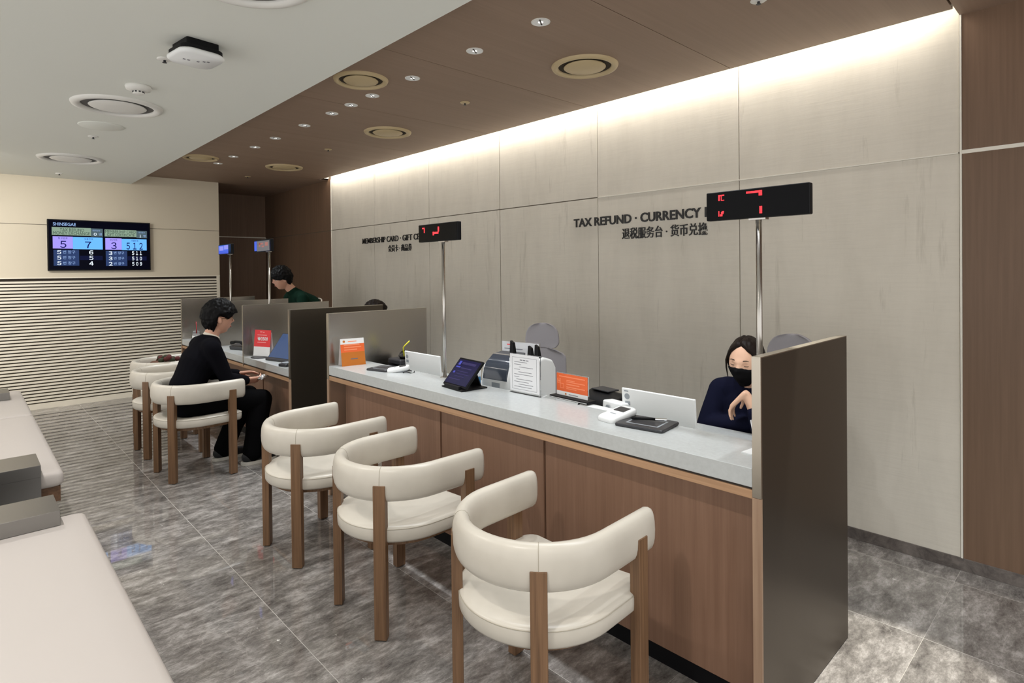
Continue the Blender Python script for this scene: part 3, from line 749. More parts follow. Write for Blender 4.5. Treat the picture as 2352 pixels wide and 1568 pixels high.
bench(-6.98, -3.90, 'cream leather bench farther along the left side toward the slatted wall', [(-5.655, -3.90), (-6.97, -5.66)], [(-4.114, -3.839), (-6.68, -6.42)])

# ------------------------------------------------------------------ office chairs behind the desk
def office_chair(x, y, rz, label):
    t = thing('office_chair', label, 'office chair', (x, y, 0), rz)
    # backrest: curved shell facing -Y
    def shell(hw, z0, z1, depth, yo, curve, lean, n=14, m_=12, top_r=.8):
        rings = []
        for i in range(m_ + 1):
            v_ = i / m_; z = z0 + (z1 - z0) * v_
            wd = hw * (1 - .10 * v_) * min(1, math.sqrt(max(0, 1 - max(0, (v_ - top_r) / (1 - top_r)) ** 2)) * .75 + .25) * (min(1, .72 + v_ * 1.4))
            ring = []
            for k in range(n + 1):
                u = -1 + 2 * k / n; ring.append(Vector((u * wd, yo + curve * (u * u) * -1 + lean * v_, z)))
            for k in range(n, -1, -1):
                u = -1 + 2 * k / n; ring.append(Vector((u * wd * .97, yo + depth * (1 - .5 * u * u) + curve * (u * u) * -1 + lean * v_, z)))
            rings.append(ring)
        return MB().loft(rings)
    o = ob('backrest', shell(.215, .50, .945, .045, .0, .035, .04, top_r=.93), 'fabric_grey', t, smooth=True)
    s_ = o.modifiers.new('s', 'SUBSURF'); s_.levels = 1; s_.render_levels = 1
    o = ob('headrest', shell(.140, .932, 1.118, .05, .035, .02, .01, top_r=.5), 'fabric_grey', t, smooth=True)
    s_ = o.modifiers.new('s', 'SUBSURF'); s_.levels = 1; s_.render_levels = 1
    ob('seat', slab(.24, .24, .07, .44, .51, .02, Matrix.Translation((0, -.24, 0))), 'fabric_grey', t, smooth=True)
    ob('back_bar', MB().box(-.03, .03, .04, .07, .42, .9), 'black_plastic', t)
    ob('column', MB().lathe([(.03, .10), (.025, .44)], 16, cx=0, cy=-.22), 'dark_plastic', t)
    for k in range(5):
        a = 2 * PI * k / 5; l = ob('base_arm', MB().tube([(0, -.22, .10), (.23 * math.cos(a), -.22 + .23 * math.sin(a), .07)], [.022, .014], 8), 'dark_plastic', t)
        ob('caster', MB().lathe([(.024, 0), (.027, .02), (.024, .045)], 12, cx=.23 * math.cos(a), cy=-.22 + .23 * math.sin(a)), 'black_plastic', l)
    return t
office_chair(-2.90, 3.06, .35, 'empty grey office chair with headrest behind the white money machine')
office_chair(-1.215, 3.16, -.1, 'grey office chair behind the masked clerk').scale = (1.0, 1, 1.03)

# ------------------------------------------------------------------ things on the right counter
ZR = .872; ZD = .75
# orange tent card
t = thing('tent_card', 'orange and white folded tent card by the metal partition', 'card', (-3.60, 1.94, ZR), math.radians(82))
# local: x along the card width, y toward the back; leans
def leaf(mbM, w, h, bands, parent, th=.0012):
    for (nm, z0, z1, m_) in bands:
        ob(nm, MB().box(-w / 2, w / 2, -th / 2, th / 2, z0 * h, z1 * h, mbM), m_, parent)
Mf = Matrix.Translation((0, -.035, 0)) @ Matrix.Rotation(math.radians(-11), 4, 'X'); Mb = Matrix.Translation((0, .035, 0)) @ Matrix.Rotation(math.radians(11), 4, 'X')
leaf(Mf, .165, .182, [('brown_field', 0, .50, 'brown_print'), ('orange_field', .50, .80, 'orange_print'), ('white_field', .80, 1, 'white_print')], t)
leaf(Mb, .165, .182, [('back_leaf', 0, 1, 'white_print')], t)
def flat_text(s, x0, x1, z0, z1, M, m_, parent, off=0, name='print'):
    me = text_mesh(s, 1, 0, off, name); fit_text(me, x0, x1, z0, z1, M @ Matrix(((1, 0, 0, 0), (0, 0, -1, 0), (0, 1, 0, 0), (0, 0, 0, 1)))); return link(name, me, m_, parent)
Mp = Mf @ Matrix.Translation((0, -.0012, 0))
for k, (a, b, z) in enumerate(((-.06, .05, .136), (-.06, .06, .120), (-.06, .03, .104))): ob('print_line', MB().box(a, b, -.0012, -.0008, z, z + .007, Mf), 'orange_light', t)
ob('print_line', MB().box(-.02, .03, -.0012, -.0008, .042, .048, Mf), 'ink_grey', t)
ob('print_line', MB().box(-.03, .03, -.0012, -.0008, .160, .165, Mf), 'orange_light', t); ob('emblem', MB().lathe([(.008, 0), (.008, .0006)], 20, Mf @ Matrix.Translation((-.058, -.0008, .164)) @ Matrix.Rotation(PI / 2, 4, 'X')), 'brown_print', t)

def pad(name, x, y, z, rz, w, d, label, cat):
    t = thing(name, label, cat, (x, y, z), rz)
    ob('body', slab(w / 2, d / 2, .012, 0, .012, .003), 'dark_plastic', t, smooth=False)
    ob('border', slab(w * .34, d * .30, .004, .0116, .0124, .0003), 'grey_plastic', t)
    ob('screen', slab(w * .30, d * .26, .003, .012, .0129, .0003), 'dark_plastic', t)
    return t
pad('signature_pad', -3.27, 1.985, ZR, math.radians(15), .17, .15, 'dark signature pad behind the white card reader, beside the tent card', 'signature pad')
t2 = pad('signature_pad', -1.325, 2.015, ZR, math.radians(8), .205, .17, 'dark signature pad with grey bordered screen before the near monitor', 'signature pad')
t = thing('stylus', 'black stylus pen with silver end lying on the near signature pad', 'pen', (-1.33, 2.03, ZR + .019), math.radians(20))
ob('barrel', MB().tube([(-.07, 0, 0), (-.065, 0, 0), (.03, 0, .004)], [.001, .006, .0055], 10), 'black_plastic', t, smooth=True); ob('cap', MB().tube([(.03, 0, .004), (.075, .002, .006)], .005, 10), 'chrome', t)
def reader(x, y, rz, label, s=1.0):
    t = thing('card_reader', label, 'card reader', (x, y, ZR), rz)
    M = Matrix.Translation((0, 0, .012)) @ Matrix.Rotation(math.radians(9), 4, 'X')
    ob('body', slab(.042 * s, .07 * s, .02 * s, -.008, .018 * s, .006, M), 'white_plastic', t, smooth=True)
    ob('foot', slab(.036 * s, .055 * s, .014, 0, .01, .003), 'grey_plastic', t)
    ob('screen', slab(.026 * s, .021 * s, .003, .018 * s, .0189 * s, .0003, M @ Matrix.Translation((0, .028 * s, 0))), 'dark_plastic', t)
    ob('logo', slab(.014 * s, .003 * s, .001, .018 * s, .0187 * s, .0003, M @ Matrix.Translation((0, -.02 * s, 0))), 'grey_plastic', t)
    return t
reader(-3.135, 2.01, math.radians(-35), 'white card reader with curled black cord beside the tent card', 1.0)
reader(-1.465, 2.01, math.radians(-8), 'white card reader touching the near signature pad', 1.12)
cord = [(-3.10, 2.06, ZR + .01)]
for k in range(14):
    a = k / 13 * 1.7 * PI; cord.append((-3.06 + .035 * math.cos(a + 2), 2.035 + .035 * math.sin(a + 2), ZR + .004 + .006 * math.sin(k)))
tag(ob('cord', MB().tube(cord, .003, 8), 'black_plastic', None, smooth=True), 'black curled cord behind the far white card reader', 'cord')
cord = [(-1.44 + .012 * k, 2.075 - .003 * k * k / 3, ZR + .012 - .001 * k) for k in range(8)]
tag(ob('cord', MB().tube(cord, .003, 8), 'black_plastic', None, smooth=True), 'short black cord between near card reader and signature pad', 'cord')

def monitor(x0, x1, y, ztop, zbot, label, tilt=5, rz=0, logo=True):
    w = x1 - x0; t = thing('monitor', label, 'monitor', ((x0 + x1) / 2, y, ZD), rz)
    M = Matrix.Translation((0, 0, zbot - ZD)) @ Matrix.Rotation(math.radians(tilt), 4, 'X'); h = ztop - zbot
    ob('back_shell', MB().box(-w / 2, w / 2, -.010, .002, 0, h, M), 'white_plastic', t, bevel=.004)
    ob('screen', MB().box(-w / 2 + .006, w / 2 - .006, .002, .005, .01, h - .006, M), 'black_gloss', t)
    ob('stand', MB().box(-.03, .03, .005, .03, 0, zbot - ZD + .05), 'white_plastic', t); ob('foot', MB().box(-.08, .08, -.01, .10, 0, .006), 'white_plastic', t)
    if logo:
        ob('sticker', MB().lathe([(.014, 0), (.014, .0006)], 20, M @ Matrix.Translation((-w / 2 + .03, -.0104, h * .80)) @ Matrix.Rotation(PI / 2, 4, 'X')), 'grey_plastic', t)
        ob('sticker', MB().box(-w / 2 + .018, -w / 2 + .045, -.0110, -.0104, h * .58, h * .68, M), 'grey_plastic', t)
        ob('sticker', MB().box(-w / 2 + .015, -w / 2 + .038, -.0110, -.0104, h * .92, h * .95, M), 'grey_plastic', t)
monitor(-3.40, -2.998, 2.25, .958, .775, 'back of the white monitor between the far reader and display pole', 4)
monitor(-1.608, -1.238, 2.26, .953, .77, 'back of the white monitor in front of the masked clerk', 4)

# black printer with iced drink
t = thing('receipt_printer', 'low black receipt printer behind the far white card reader', 'printer', (-3.50, 2.28, ZD), 0)
ob('body', MB().box(-.085, .085, -.08, .08, 0, .10), 'black_plastic', t, bevel=.01); ob('lid', MB().box(-.08, .08, -.075, .075, .104, .142), 'dark_plastic', t, bevel=.012); ob('slot', MB().box(-.065, .065, -.0815, -.079, .085, .097), 'dark_plastic', t)
def cup(x, y, z, r, h, straw, straw_pts, label, content):
    t = thing('drink_cup', label, 'cup', (x, y, z))
    ob('cup_wall', MB().lathe([(r * .78, 0), (r, h), (r - .0015, h), (r * .78 - .0015, .002)], 28), 'clear_cup', t, smooth=True)
    ob('drink', MB().lathe([(r * .78 - .003, .003), (r - .006, h * .82)], 24), content, t, smooth=True)
    ob('lid', MB().lathe([(r + .002, h - .003), (r + .003, h + .003), (r * .95, h + .008), (r * .75, h + .026), (r * .35, h + .036), (.012, h + .038)], 28, close=False), 'clear_cup', t, smooth=True)
    ob('straw', MB().tube([Vector(p) for p in straw_pts], .0045, 8), straw, t, smooth=True)
    return t
cup(-3.465, 2.27, ZD + .142, .040, .02, 'straw_yellow', [(0, 0, .005), (-.012, 0, .075), (.002, 0, .088), (.050, .01, .125)], 'clear domed cup with bent yellow straw on the black printer', 'clear_cup')

# tablet on stand
t = thing('tablet_stand', 'black tablet showing a dark blue page on a folding stand', 'tablet', (-2.452, 1.967, ZR), -.10)
mat('tab_screen', (.004, .004, .012), .12, 0, s2l(30, 28, 66), .8); mat('tab_mark', (0, 0, 0), .3, 0, s2l(84, 90, 200), .8); mat('tab_mark2', (0, 0, 0), .3, 0, s2l(64, 58, 110), .7)
Mt = Matrix.Translation((0, -.045, .016)) @ Matrix.Rotation(math.radians(-42), 4, 'X')
TWd, TH = .225, .168
ob('case', MB().box(-TWd / 2, TWd / 2, -.004, .010, -.004, TH + .004, Mt), 'black_plastic', t, bevel=.004)
ob('screen', MB().box(-TWd / 2 + .010, TWd / 2 - .010, -.0052, -.0038, .008, TH - .008, Mt), 'tab_screen', t)
for a, b, z0, z1, m_ in ((-.085, -.065, .125, .150, 'tab_mark'), (-.055, .075, .132, .146, 'tab_mark2'), (-.09, -.05, .108, .116, 'tab_mark'), (-.04, .06, .106, .112, 'tab_mark2'), (-.085, -.07, .072, .084, 'tab_mark'), (-.055, .05, .086, .090, 'tab_mark2'), (-.055, .07, .070, .074, 'tab_mark2'), (-.055, .04, .055, .058, 'tab_mark2'), (-.085, .02, .035, .040, 'tab_mark2')):
    ob('page_mark', MB().box(a, b, -.0056, -.0050, z0, z1, Mt), m_, t)
ob('stand_base', MB().box(-.10, .10, -.065, .10, 0, .007), 'black_plastic', t, bevel=.002)
ob('stand_lip', MB().box(-.07, .07, -.066, -.048, .006, .022), 'black_plastic', t)
ob('prop', MB().box(-.05, .05, -.003, .003, 0, .10, Matrix.Translation((0, .092, .006)) @ Matrix.Rotation(math.radians(22), 4, 'X')), 'black_plastic', t)
t = thing('tissue_box', 'small blue box with white lid behind the tablet stand', 'box', (-2.62, 2.165, ZD), .1)
ob('body', MB().box(-.05, .05, -.04, .04, 0, .135), 'blue_box', t, bevel=.004); ob('lid', MB().box(-.052, .052, -.042, .042, .135, .175), 'white_plastic', t, bevel=.006)
t = thing('red_stamp', 'small round red topped container beside the second display pole', 'container', (-2.72, 2.2, ZD))
ob('pot', MB().lathe([(.022, 0), (.024, .11), (.02, .12)], 20), 'white_plastic', t, smooth=True); ob('cap', MB().lathe([(.018, .12), (.02, .128), (.016, .145), (.004, .15)], 20), 'pink_print', t, smooth=True)

# money counting machine
t = thing('money_machine', 'white money counting machine with dark domed cover', 'machine', (-2.385, 2.33, ZD), math.radians(4))
rings = []
prof = [(-.13, 0), (.13, 0), (.13, .20), (.10, .245), (.03, .265), (-.05, .255), (-.11, .21), (-.13, .15)]
hw = .175
ob('body', MB().loft([[Vector((x, y, z)) for y, z in prof] for x in (-hw, hw)]), 'white_plastic', t, bevel=.016, seg=3)
prof2 = [(-.1345, .135), (-.128, .19), (-.108, .225), (-.05, .266), (.03, .277), (.03, .255), (-.05, .24), (-.11, .2), (-.125, .135)]
ob('dome', MB().loft([[Vector((x, y, z)) for y, z in prof2] for x in (-hw + .02, .03)]), 'dome_plastic', t, bevel=.004)
ob('slot', MB().box(-.085, -.025, -.1325, -.129, .085, .12), 'grey_plastic', t); ob('slot_lip', MB().box(-.09, -.02, -.140, -.129, .075, .084), 'white_plastic', t, bevel=.003)
ob('latch', MB().box(-.07, -.04, -.133, -.129, .035, .065), 'grey_plastic', t)
for (x0, x1, zz) in ((-.06, -.025, .345), (.075, .110, .325), (.125, .16, .335)):
    ob('feeder_horn', MB().add([Vector(p) for p in ((x0, -.01, .24), (x1, -.01, .24), (x1, .02, .24), (x0, .02, .24), (x0 + .002, -.004, zz), (x1 - .012, -.004, zz - .012), (x1 - .012, .014, zz - .012), (x0 + .002, .014, zz))], [(0, 3, 2, 1), (4, 5, 6, 7), (0, 1, 5, 4), (1, 2, 6, 5), (2, 3, 7, 6), (3, 0, 4, 7)]), 'black_plastic', t)
ob('roller', MB().lathe([(.028, 0), (.028, .05)], 20, Matrix.Translation((.15, -.13, .06)) @ Matrix.Rotation(PI / 2, 4, 'Y')), 'white_plastic', t, smooth=True)
t = thing('notice_sheet', 'sheet in a clear holder standing behind the money machine', 'notice', (-2.54, 2.50, ZD), .15)
ob('sheet', MB().box(-.14, .14, -.001, .001, .05, .31), 'paper', t); ob('holder', MB().box(-.145, .145, -.004, .004, 0, .315), 'acrylic', t)
for k in range(6): ob('print_line', MB().box(-.12, .02 + .015 * (k % 3), -.0045, -.0040, .265 - .02 * k, .270 - .02 * k), 'ink_grey', t)
ob('print_line', MB().box(-.10, -.06, -.0045, -.0040, .29, .296), 'red_print', t)
# document holder
t = thing('document_stand', 'clear acrylic stand with a printed white notice on the near counter', 'notice', (-2.088, 2.085, ZR), math.radians(2))
ob('holder', MB().box(-.106, .106, -.0025, .0025, 0, .202), 'acrylic', t); ob('sheet', MB().box(-.100, .100, -.0042, -.0028, .012, .200), 'paper', t)
ob('foot', MB().box(-.106, .106, -.003, .05, 0, .003), 'acrylic', t)
flat_text('SERVICE NOTICE' if False else 'NOTICE' if False else '— — —', -.03, .03, .170, .174, Matrix.Translation((0, -.0046, 0)), 'ink_grey', t)
for k, (a, b) in enumerate(((-.07, .02), (-.07, -.02), (-.035, .06), (-.07, -.03), (-.04, .05), (-.07, .06), (-.07, -.035), (-.055, .055), (-.07, .03), (-.04, .06), (-.07, .05))):
    z = .160 - .0125 * k; ob('print_line', MB().box(a, b, -.0047, -.0043, z, z + .0022), 'ink_grey', t)
for a, b, z0, z1 in ((-.085, .085, .184, .1852), (-.085, .085, .022, .0232), (-.085, -.0838, .022, .185), (.0838, .085, .022, .185)): ob('print_border', MB().box(a, b, -.0047, -.0043, z0, z1), 'ink_grey', t)
# orange sign on black base
t = thing('orange_sign', 'orange notice in a clear holder on a black base by the money machine', 'notice', (-1.838, 2.16, ZR - .0), math.radians(-3))
ob('base', MB().box(-.125, .125, -.035, .03, 0, .012), 'black_plastic', t, bevel=.003); ob('base_band', MB().box(-.122, .122, -.0355, -.0345, .003, .006), 'white_plastic', t)
ob('holder', MB().box(-.104, .104, -.003, .003, .012, .122), 'acrylic', t)
ob('orange_field', MB().box(-.101, .101, -.0052, -.0034, .034, .120), 'orange_print', t); ob('white_field', MB().box(-.101, .101, -.0052, -.0034, .014, .034), 'white_print', t)
for a, b, z, h in ((-.085, .085, .104, .004), (-.035, .02, .088, .003), (-.035, .085, .081, .003), (-.035, .05, .069, .004), (-.035, .085, .056, .004), (-.035, .03, .048, .003)): ob('print_line', MB().box(a, b, -.0058, -.0052, z, z + h), 'orange_light', t)
for (x, z) in ((-.085, .082), (-.065, .060)):
    for a, b, c, d in ((x - .012, x + .012, z + .010, z + .012), (x - .012, x + .012, z - .012, z - .010), (x - .012, x - .010, z - .012, z + .012), (x + .010, x + .012, z - .012, z + .012)): ob('print_icon', MB().box(a, b, -.0058, -.0052, c, d), 'orange_light', t)
ob('print_icon', MB().lathe([(.006, 0), (.006, .0005)], 16, Matrix.Translation((-.085, -.0053, .082)) @ Matrix.Rotation(PI / 2, 4, 'X')), 'orange_light', t)
ob('print_line', MB().box(-.02, .04, -.0058, -.0052, .021, .024), 'ink_grey', t); ob('emblem', MB().lathe([(.005, 0), (.005, .0005)], 16, Matrix.Translation((-.04, -.0053, .023)) @ Matrix.Rotation(PI / 2, 4, 'X')), 'brown_print', t)
# black device and white boxes behind
t = thing('label_printer', 'rounded black printer behind the orange notice', 'printer', (-1.80, 2.38, ZD), math.radians(-8))
pr_ = [(-.10, 0), (.10, 0), (.10, .09), (.06, .125), (.0, .135), (-.06, .11), (-.10, .06)]
ob('body', MB().loft([[Vector((x, y, z)) for y, z in pr_] for x in (-.12, .12)]), 'black_plastic', t, bevel=.015, seg=3); ob('lid', MB().box(-.09, .03, -.02, .06, .134, .142), 'dark_plastic', t, bevel=.004)
t = thing('scanner_box', 'small white box with round button left of the near monitor', 'device', (-1.635, 2.225, ZD), math.radians(-8))
ob('body', MB().box(-.062, .062, -.03, .035, 0, .135, Matrix.Rotation(math.radians(-4), 4, 'X')), 'white_plastic', t, bevel=.008); ob('button', MB().lathe([(.013, 0), (.013, .002)], 24, Matrix.Translation((-.02, -.0275, .108)) @ Matrix.Rotation(PI / 2 + .07, 4, 'X')), 'grey_plastic', t)
t = thing('white_tray', 'low white tray between the orange notice and the small white box', 'tray', (-1.68, 2.142, ZD), math.radians(-3))
ob('body', slab(.10, .035, .02, 0, .118, .012), 'white_plastic', t, smooth=True)
# paper and small things on near end of desk
t = thing('paper_sheet', 'white paper on the desk before the masked clerk', 'paper', (-1.05, 2.33, ZD + .001), .15); ob('sheet', MB().box(-.10, .10, -.07, .07, 0, .001), 'paper', t)
t = thing('leaflet_holder', 'pale leaflet holder half hidden by the near partition', 'holder', (-.835, 1.99, ZR), 1.45)
ob('front', MB().box(-.06, .06, -.002, .002, 0, .12, Matrix.Rotation(math.radians(-12), 4, 'X')), 'paper', t); ob('foot', MB().box(-.06, .06, -.002, .06, 0, .003), 'white_plastic', t)

# ------------------------------------------------------------------ things on the left counter
ZL = .772
t = thing('price_card', 'red and white price card on a round dark base', 'card', (-5.13, 1.90, ZL), math.radians(22))
Mr = Matrix.Translation((0, 0, .010)) @ Matrix.Rotation(math.radians(-6), 4, 'X')
ob('red_field', MB().box(-.095, .095, -.001, .001, .080, .225, Mr), 'red_print', t); ob('white_field', MB().box(-.095, .095, -.001, .001, 0, .080, Mr), 'white_print', t)
ob('base', MB().lathe([(.085, 0), (.085, .005), (.03, .009)], 32), 'dark_plastic', t); ob('back_leaf', MB().box(-.095, .095, .05, .0512, .002, .21, Matrix.Rotation(math.radians(6), 4, 'X')), 'paper', t)
flat_text('₩3500', -.055, .065, .135, .165, Mr @ Matrix.Translation((0, -.0018, 0)), 'white_print', t, .02)
for a, b, z in ((-.06, .05, .178), (-.03, -.005, .205), (.005, .02, .203), (-.055, .045, .115)): ob('print_line', MB().box(a, b, -.0018, -.0012, z, z + .006, Mr), 'pink_print', t)
t = thing('tablet', 'dark blue tablet leaning on its stand beside the red price card', 'tablet', (-4.80, 1.95, ZL), math.radians(12))
mat('tab_blue', (.01, .02, .05), .2, 0, s2l(58, 76, 112), .8)
Mt = Matrix.Translation((0, -.03, .016)) @ Matrix.Rotation(math.radians(-38), 4, 'X')
ob('case', MB().box(-.16, .16, -.004, .01, -.004, .245, Mt), 'dark_plastic', t, bevel=.003); ob('screen', MB().box(-.150, .150, -.0055, -.0038, .008, .236, Mt), 'tab_blue', t)
ob('stand_base', MB().box(-.15, .15, -.06, .09, 0, .018), 'dark_plastic', t, bevel=.003)
t = thing('card_terminal', 'small dark card terminal beside the dark metal partition', 'card reader', (-4.50, 1.865, ZL), .3)
ob('body', slab(.045, .05, .01, 0, .022, .005), 'dark_plastic', t); ob('top', slab(.035, .03, .008, .022, .030, .003), 'grey_plastic', t)
t = thing('phone_device', 'black desk phone behind the shoulder of the man in black', 'phone', (-5.82, 1.97, ZL + .008), .3)
ob('body', MB().box(-.10, .10, -.06, .06, 0, .035, Matrix.Rotation(math.radians(8), 4, 'X')), 'dark_plastic', t, bevel=.008); ob('handset', MB().tube([(-.08, -.05, .055), (-.02, -.045, .068), (.05, -.045, .068), (.10, -.05, .05)], [.018, .012, .012, .018], 10), 'black_plastic', t, smooth=True)
cup(-7.02, 1.90, ZL, .040, .075, 'straw_red', [(0, 0, .01), (.003, 0, .15), (-.008, 0, .20)], 'plastic cup with red straw by the farthest partition', 'drink_red')
ob('sleeve', MB().lathe([(.041, .004), (.043, .049)], 28), 'white_print', [o for o in C.objects if o.name.startswith('drink_cup') and 'red straw' in o.get('label', '')][0])
t = thing('monitor', 'back of the low white monitor behind the man in black', 'monitor', (-5.95, 2.36, .70)); 
ob('back_shell', MB().box(-.19, .19, -.01, .004, .03, .22), 'white_plastic', t, bevel=.004); ob('foot', MB().box(-.08, .08, -.05, .08, 0, .006), 'white_plastic', t); ob('stand', MB().box(-.02, .02, .004, .02, 0, .12), 'white_plastic', t); ob('screen', MB().box(-.18, .18, .004, .006, .04, .21), 'black_gloss', t)
# flowers and bag on the farthest chair
t = thing('handbag', 'brown bag lying on the farthest armchair', 'bag', (-6.33, 1.40, .460), .2)
ob('body', slab(.10, .09, .03, 0, .21, .03), 'bag_brown', t, smooth=True); ob('strap', MB().tube([(-.10 + .2 * k / 10, 0, .20 + .06 * math.sin(PI * k / 10)) for k in range(11)], .007, 8), 'bag_brown', t, smooth=True)
t = thing('bouquet', 'bouquet of dark red flowers standing on the farthest armchair', 'flowers', (-6.085, 1.40, .460), 0)
ob('wrap', MB().lathe([(.03, 0), (.075, .22), (.078, .222)], 16), 'leaf_dark', t)
for k in range(14):
    a = k * 2.4; r = .012 + .0058 * k; p = (r * math.cos(a) * 1.3, r * math.sin(a), .250 + .035 * random.random())
    f = ob('bloom' if k % 2 else 'leaf', MB().ell(p, (.026, .026, .020), nu=10, nv=7, fn=(lambda q, s_=k: Vector((q.x, q.y, q.z * .8)) * (.026 + .006 * noise.noise(q * 3 + Vector((s_, 0, 0)))))), 'flower_red' if k % 2 else 'leaf_dark', t, smooth=True)

# ------------------------------------------------------------------ people
def head_fn(jaw=.30, nose=.026):
    def fn(p):
        x, y, z = p
        px, py, pz = .074 * x, .092 * y, .116 * z
        if z < 0:
            t_ = -z; px *= 1 - jaw * t_ ** 1.5
            py *= (1 - .06 * t_) if y > 0 else (1 - .42 * t_)
        elif y < 0: py *= 1.08
        if y > 0:
            sz = .20 if z > -.14 else .07
            py += nose * math.exp(-(x / .17) ** 2) * math.exp(-((z + .14) / sz) ** 2)
            py += .006 * math.exp(-((z - .20) / .09) ** 2) * math.exp(-(x / .5) ** 2)
            py -= .009 * math.exp(-((abs(x) - .36) / .15) ** 2 - ((z - .05) / .10) ** 2)
            py += .010 * math.exp(-(x / .26) ** 2) * (math.exp(-((z + .44) / .06) ** 2) + .9 * math.exp(-((z + .56) / .06) ** 2))
            py += .014 * math.exp(-(x / .28) ** 2 - ((z + .84) / .14) ** 2)
            px += math.copysign(.004, x) * math.exp(-((abs(x) - .7) / .2) ** 2 - ((z + .1) / .2) ** 2)
        return Vector((px, py, pz))
    return fn
def add_head(mb, M, scale=1.0, jaw=.30, nose=.026):
    f = head_fn(jaw, nose); S_ = Matrix.Scale(scale, 4)
    MM = M @ S_
    mb.ell((0, 0, 0), (1, 1, 1), nu=64, nv=48, fn=lambda p: MM @ f(Vector(p)))
    for sx in (-1, 1):
        mb.ell((0, 0, 0), (1, 1, 1), nu=14, nv=10, fn=lambda p: MM @ Vector((sx * .076 + p.x * .011 + sx * .006, -.008 + p.y * .017 - p.z * .004, -.006 + p.z * .031)))
def add_eyes(M, scale, parent, closed=False):
    MM = M @ Matrix.Scale(scale, 4)
    for sx in (-1, 1):
        c = Vector((sx * .029, .0735, .006))
        ob('eyelid', MB().tube([MM @ Vector((sx * (.029 + .0145 * math.cos(PI * k / 8)), .0845 - .0035 * abs(math.cos(PI * k / 8)) - .002, .006 + (.0072 if not closed else -.0035) * math.sin(PI * k / 8) * (1 if not closed else 1))) for k in range(9)], [.0006, .0012, .0015, .0016, .0016, .0016, .0015, .0012, .0006], 6), 'iris', parent)
        e = ob('eye', MB().ell((0, 0, 0), (1, 1, 1), nu=14, nv=10, fn=lambda p: MM @ (c + Vector((p.x * .0135, p.y * .008, p.z * (.007 if closed else .0065))))), 'skin_pale' if closed else 'eye_white', parent, smooth=True)
        if closed: e.name = 'lid'; closed_skip = True
        else: closed_skip = False
        if not closed_skip: ob('iris', MB().ell((0, 0, 0), (1, 1, 1), nu=12, nv=8, fn=lambda p: MM @ (c + Vector((p.x * .0058, .0052 + p.y * .004, p.z * .0045 - .001)))), 'iris', e, smooth=True)
        ob('eyebrow', MB().tube([MM @ Vector((sx * (.014 + .032 * k / 6), 0.0875 - .0018 * (k / 2) ** 1.3, .0265 + .005 * math.sin(PI * k / 7))) for k in range(7)], [.0010, .0018, .0022, .0022, .0020, .0015, .0008], 6), 'hair_brown', parent)
def hair_mesh(M, scale, hairline, thick, nz=.006, seedv=0, extra=None, freq=9):
    f = head_fn(.30, 0.0); MM = M @ Matrix.Scale(scale, 4)
    def fn(p):
        p = Vector(p); q = f(p); az = abs(math.atan2(p.x, p.y))
        h = hairline(az); k = max(0, min(1, (p.z - h) / .10 + .5)); k = k * k * (3 - 2 * k)
        n_ = noise.noise(Vector((p.x * freq, p.y * freq, p.z * freq * .5 + seedv))) * nz + noise.noise(Vector((p.x * 30, p.y * 30, p.z * 6 + seedv))) * nz * .5
        th = thick(p) + n_
        d = q.normalized()
        q = q + d * (th * k - .012 * (1 - k))
        if extra: q = extra(p, q)
        return MM @ q
    return MB().ell((0, 0, 0), (1, 1, 1), nu=96, nv=72, fn=fn)
def lerp_line(pts):
    def g(a):
        a = math.degrees(a)
        for (x0, y0), (x1, y1) in zip(pts, pts[1:]):
            if a <= x1: return y0 + (y1 - y0) * (a - x0) / (x1 - x0)
        return pts[-1][1]
    return g
def hand(mb, wrist, direction, palm_n, size=1.0, curl=.5, side=1, spread=.12, thumb=True):
    """palm + five bent fingers; direction = wrist to knuckles, palm_n = normal the fingers curl toward"""
    d = Vector(direction).normalized(); n_ = Vector(palm_n); n_ = (n_ - d * n_.dot(d)).normalized(); s_ = d.cross(n_) * side
    w = Vector(wrist); L_ = .085 * size
    for k in range(4):
        o_ = (k - 1.5) * .0185 * size
        a = w + s_ * o_ * .6; b = w + d * L_ + s_ * o_
        mb.capsule(a, b, .014 * size, .0115 * size, 12)
        ln = [.072, .082, .076, .058][k] * size; dd = (d + s_ * spread * (k - 1.5)).normalized(); p = b; ang = 0
        for seg_, fr in enumerate((.45, .32, .23)):
            ang += curl * (.5, .7, .5)[seg_]
            q = p + (dd * math.cos(ang) + n_ * math.sin(ang)) * ln * fr
            mb.capsule(p, q, (.0092 - .0008 * seg_) * size, (.0086 - .0008 * seg_) * size, 10); p = q
    if thumb:
        p = w + d * .02 * size - s_ * .020 * size
        q = p + (d * .6 - s_ * .75 + n_ * .35).normalized() * .038 * size; r = q + (d * .95 - s_ * .25 + n_ * .4).normalized() * .030 * size; e = r + (d * 1 + n_ * .3).normalized() * .024 * size
        mb.capsule(p, q, .013 * size, .0105 * size, 10); mb.capsule(q, r, .0105 * size, .0095 * size, 10); mb.capsule(r, e, .0095 * size, .008 * size, 10)
def rotm(yaw, pitch=0, roll=0):
    """face along +Y turned by yaw about Z, then pitched down by pitch"""
    return Matrix.Rotation(yaw, 4, 'Z') @ Matrix.Rotation(-pitch, 4, 'X') @ Matrix.Rotation(roll, 4, 'Y')

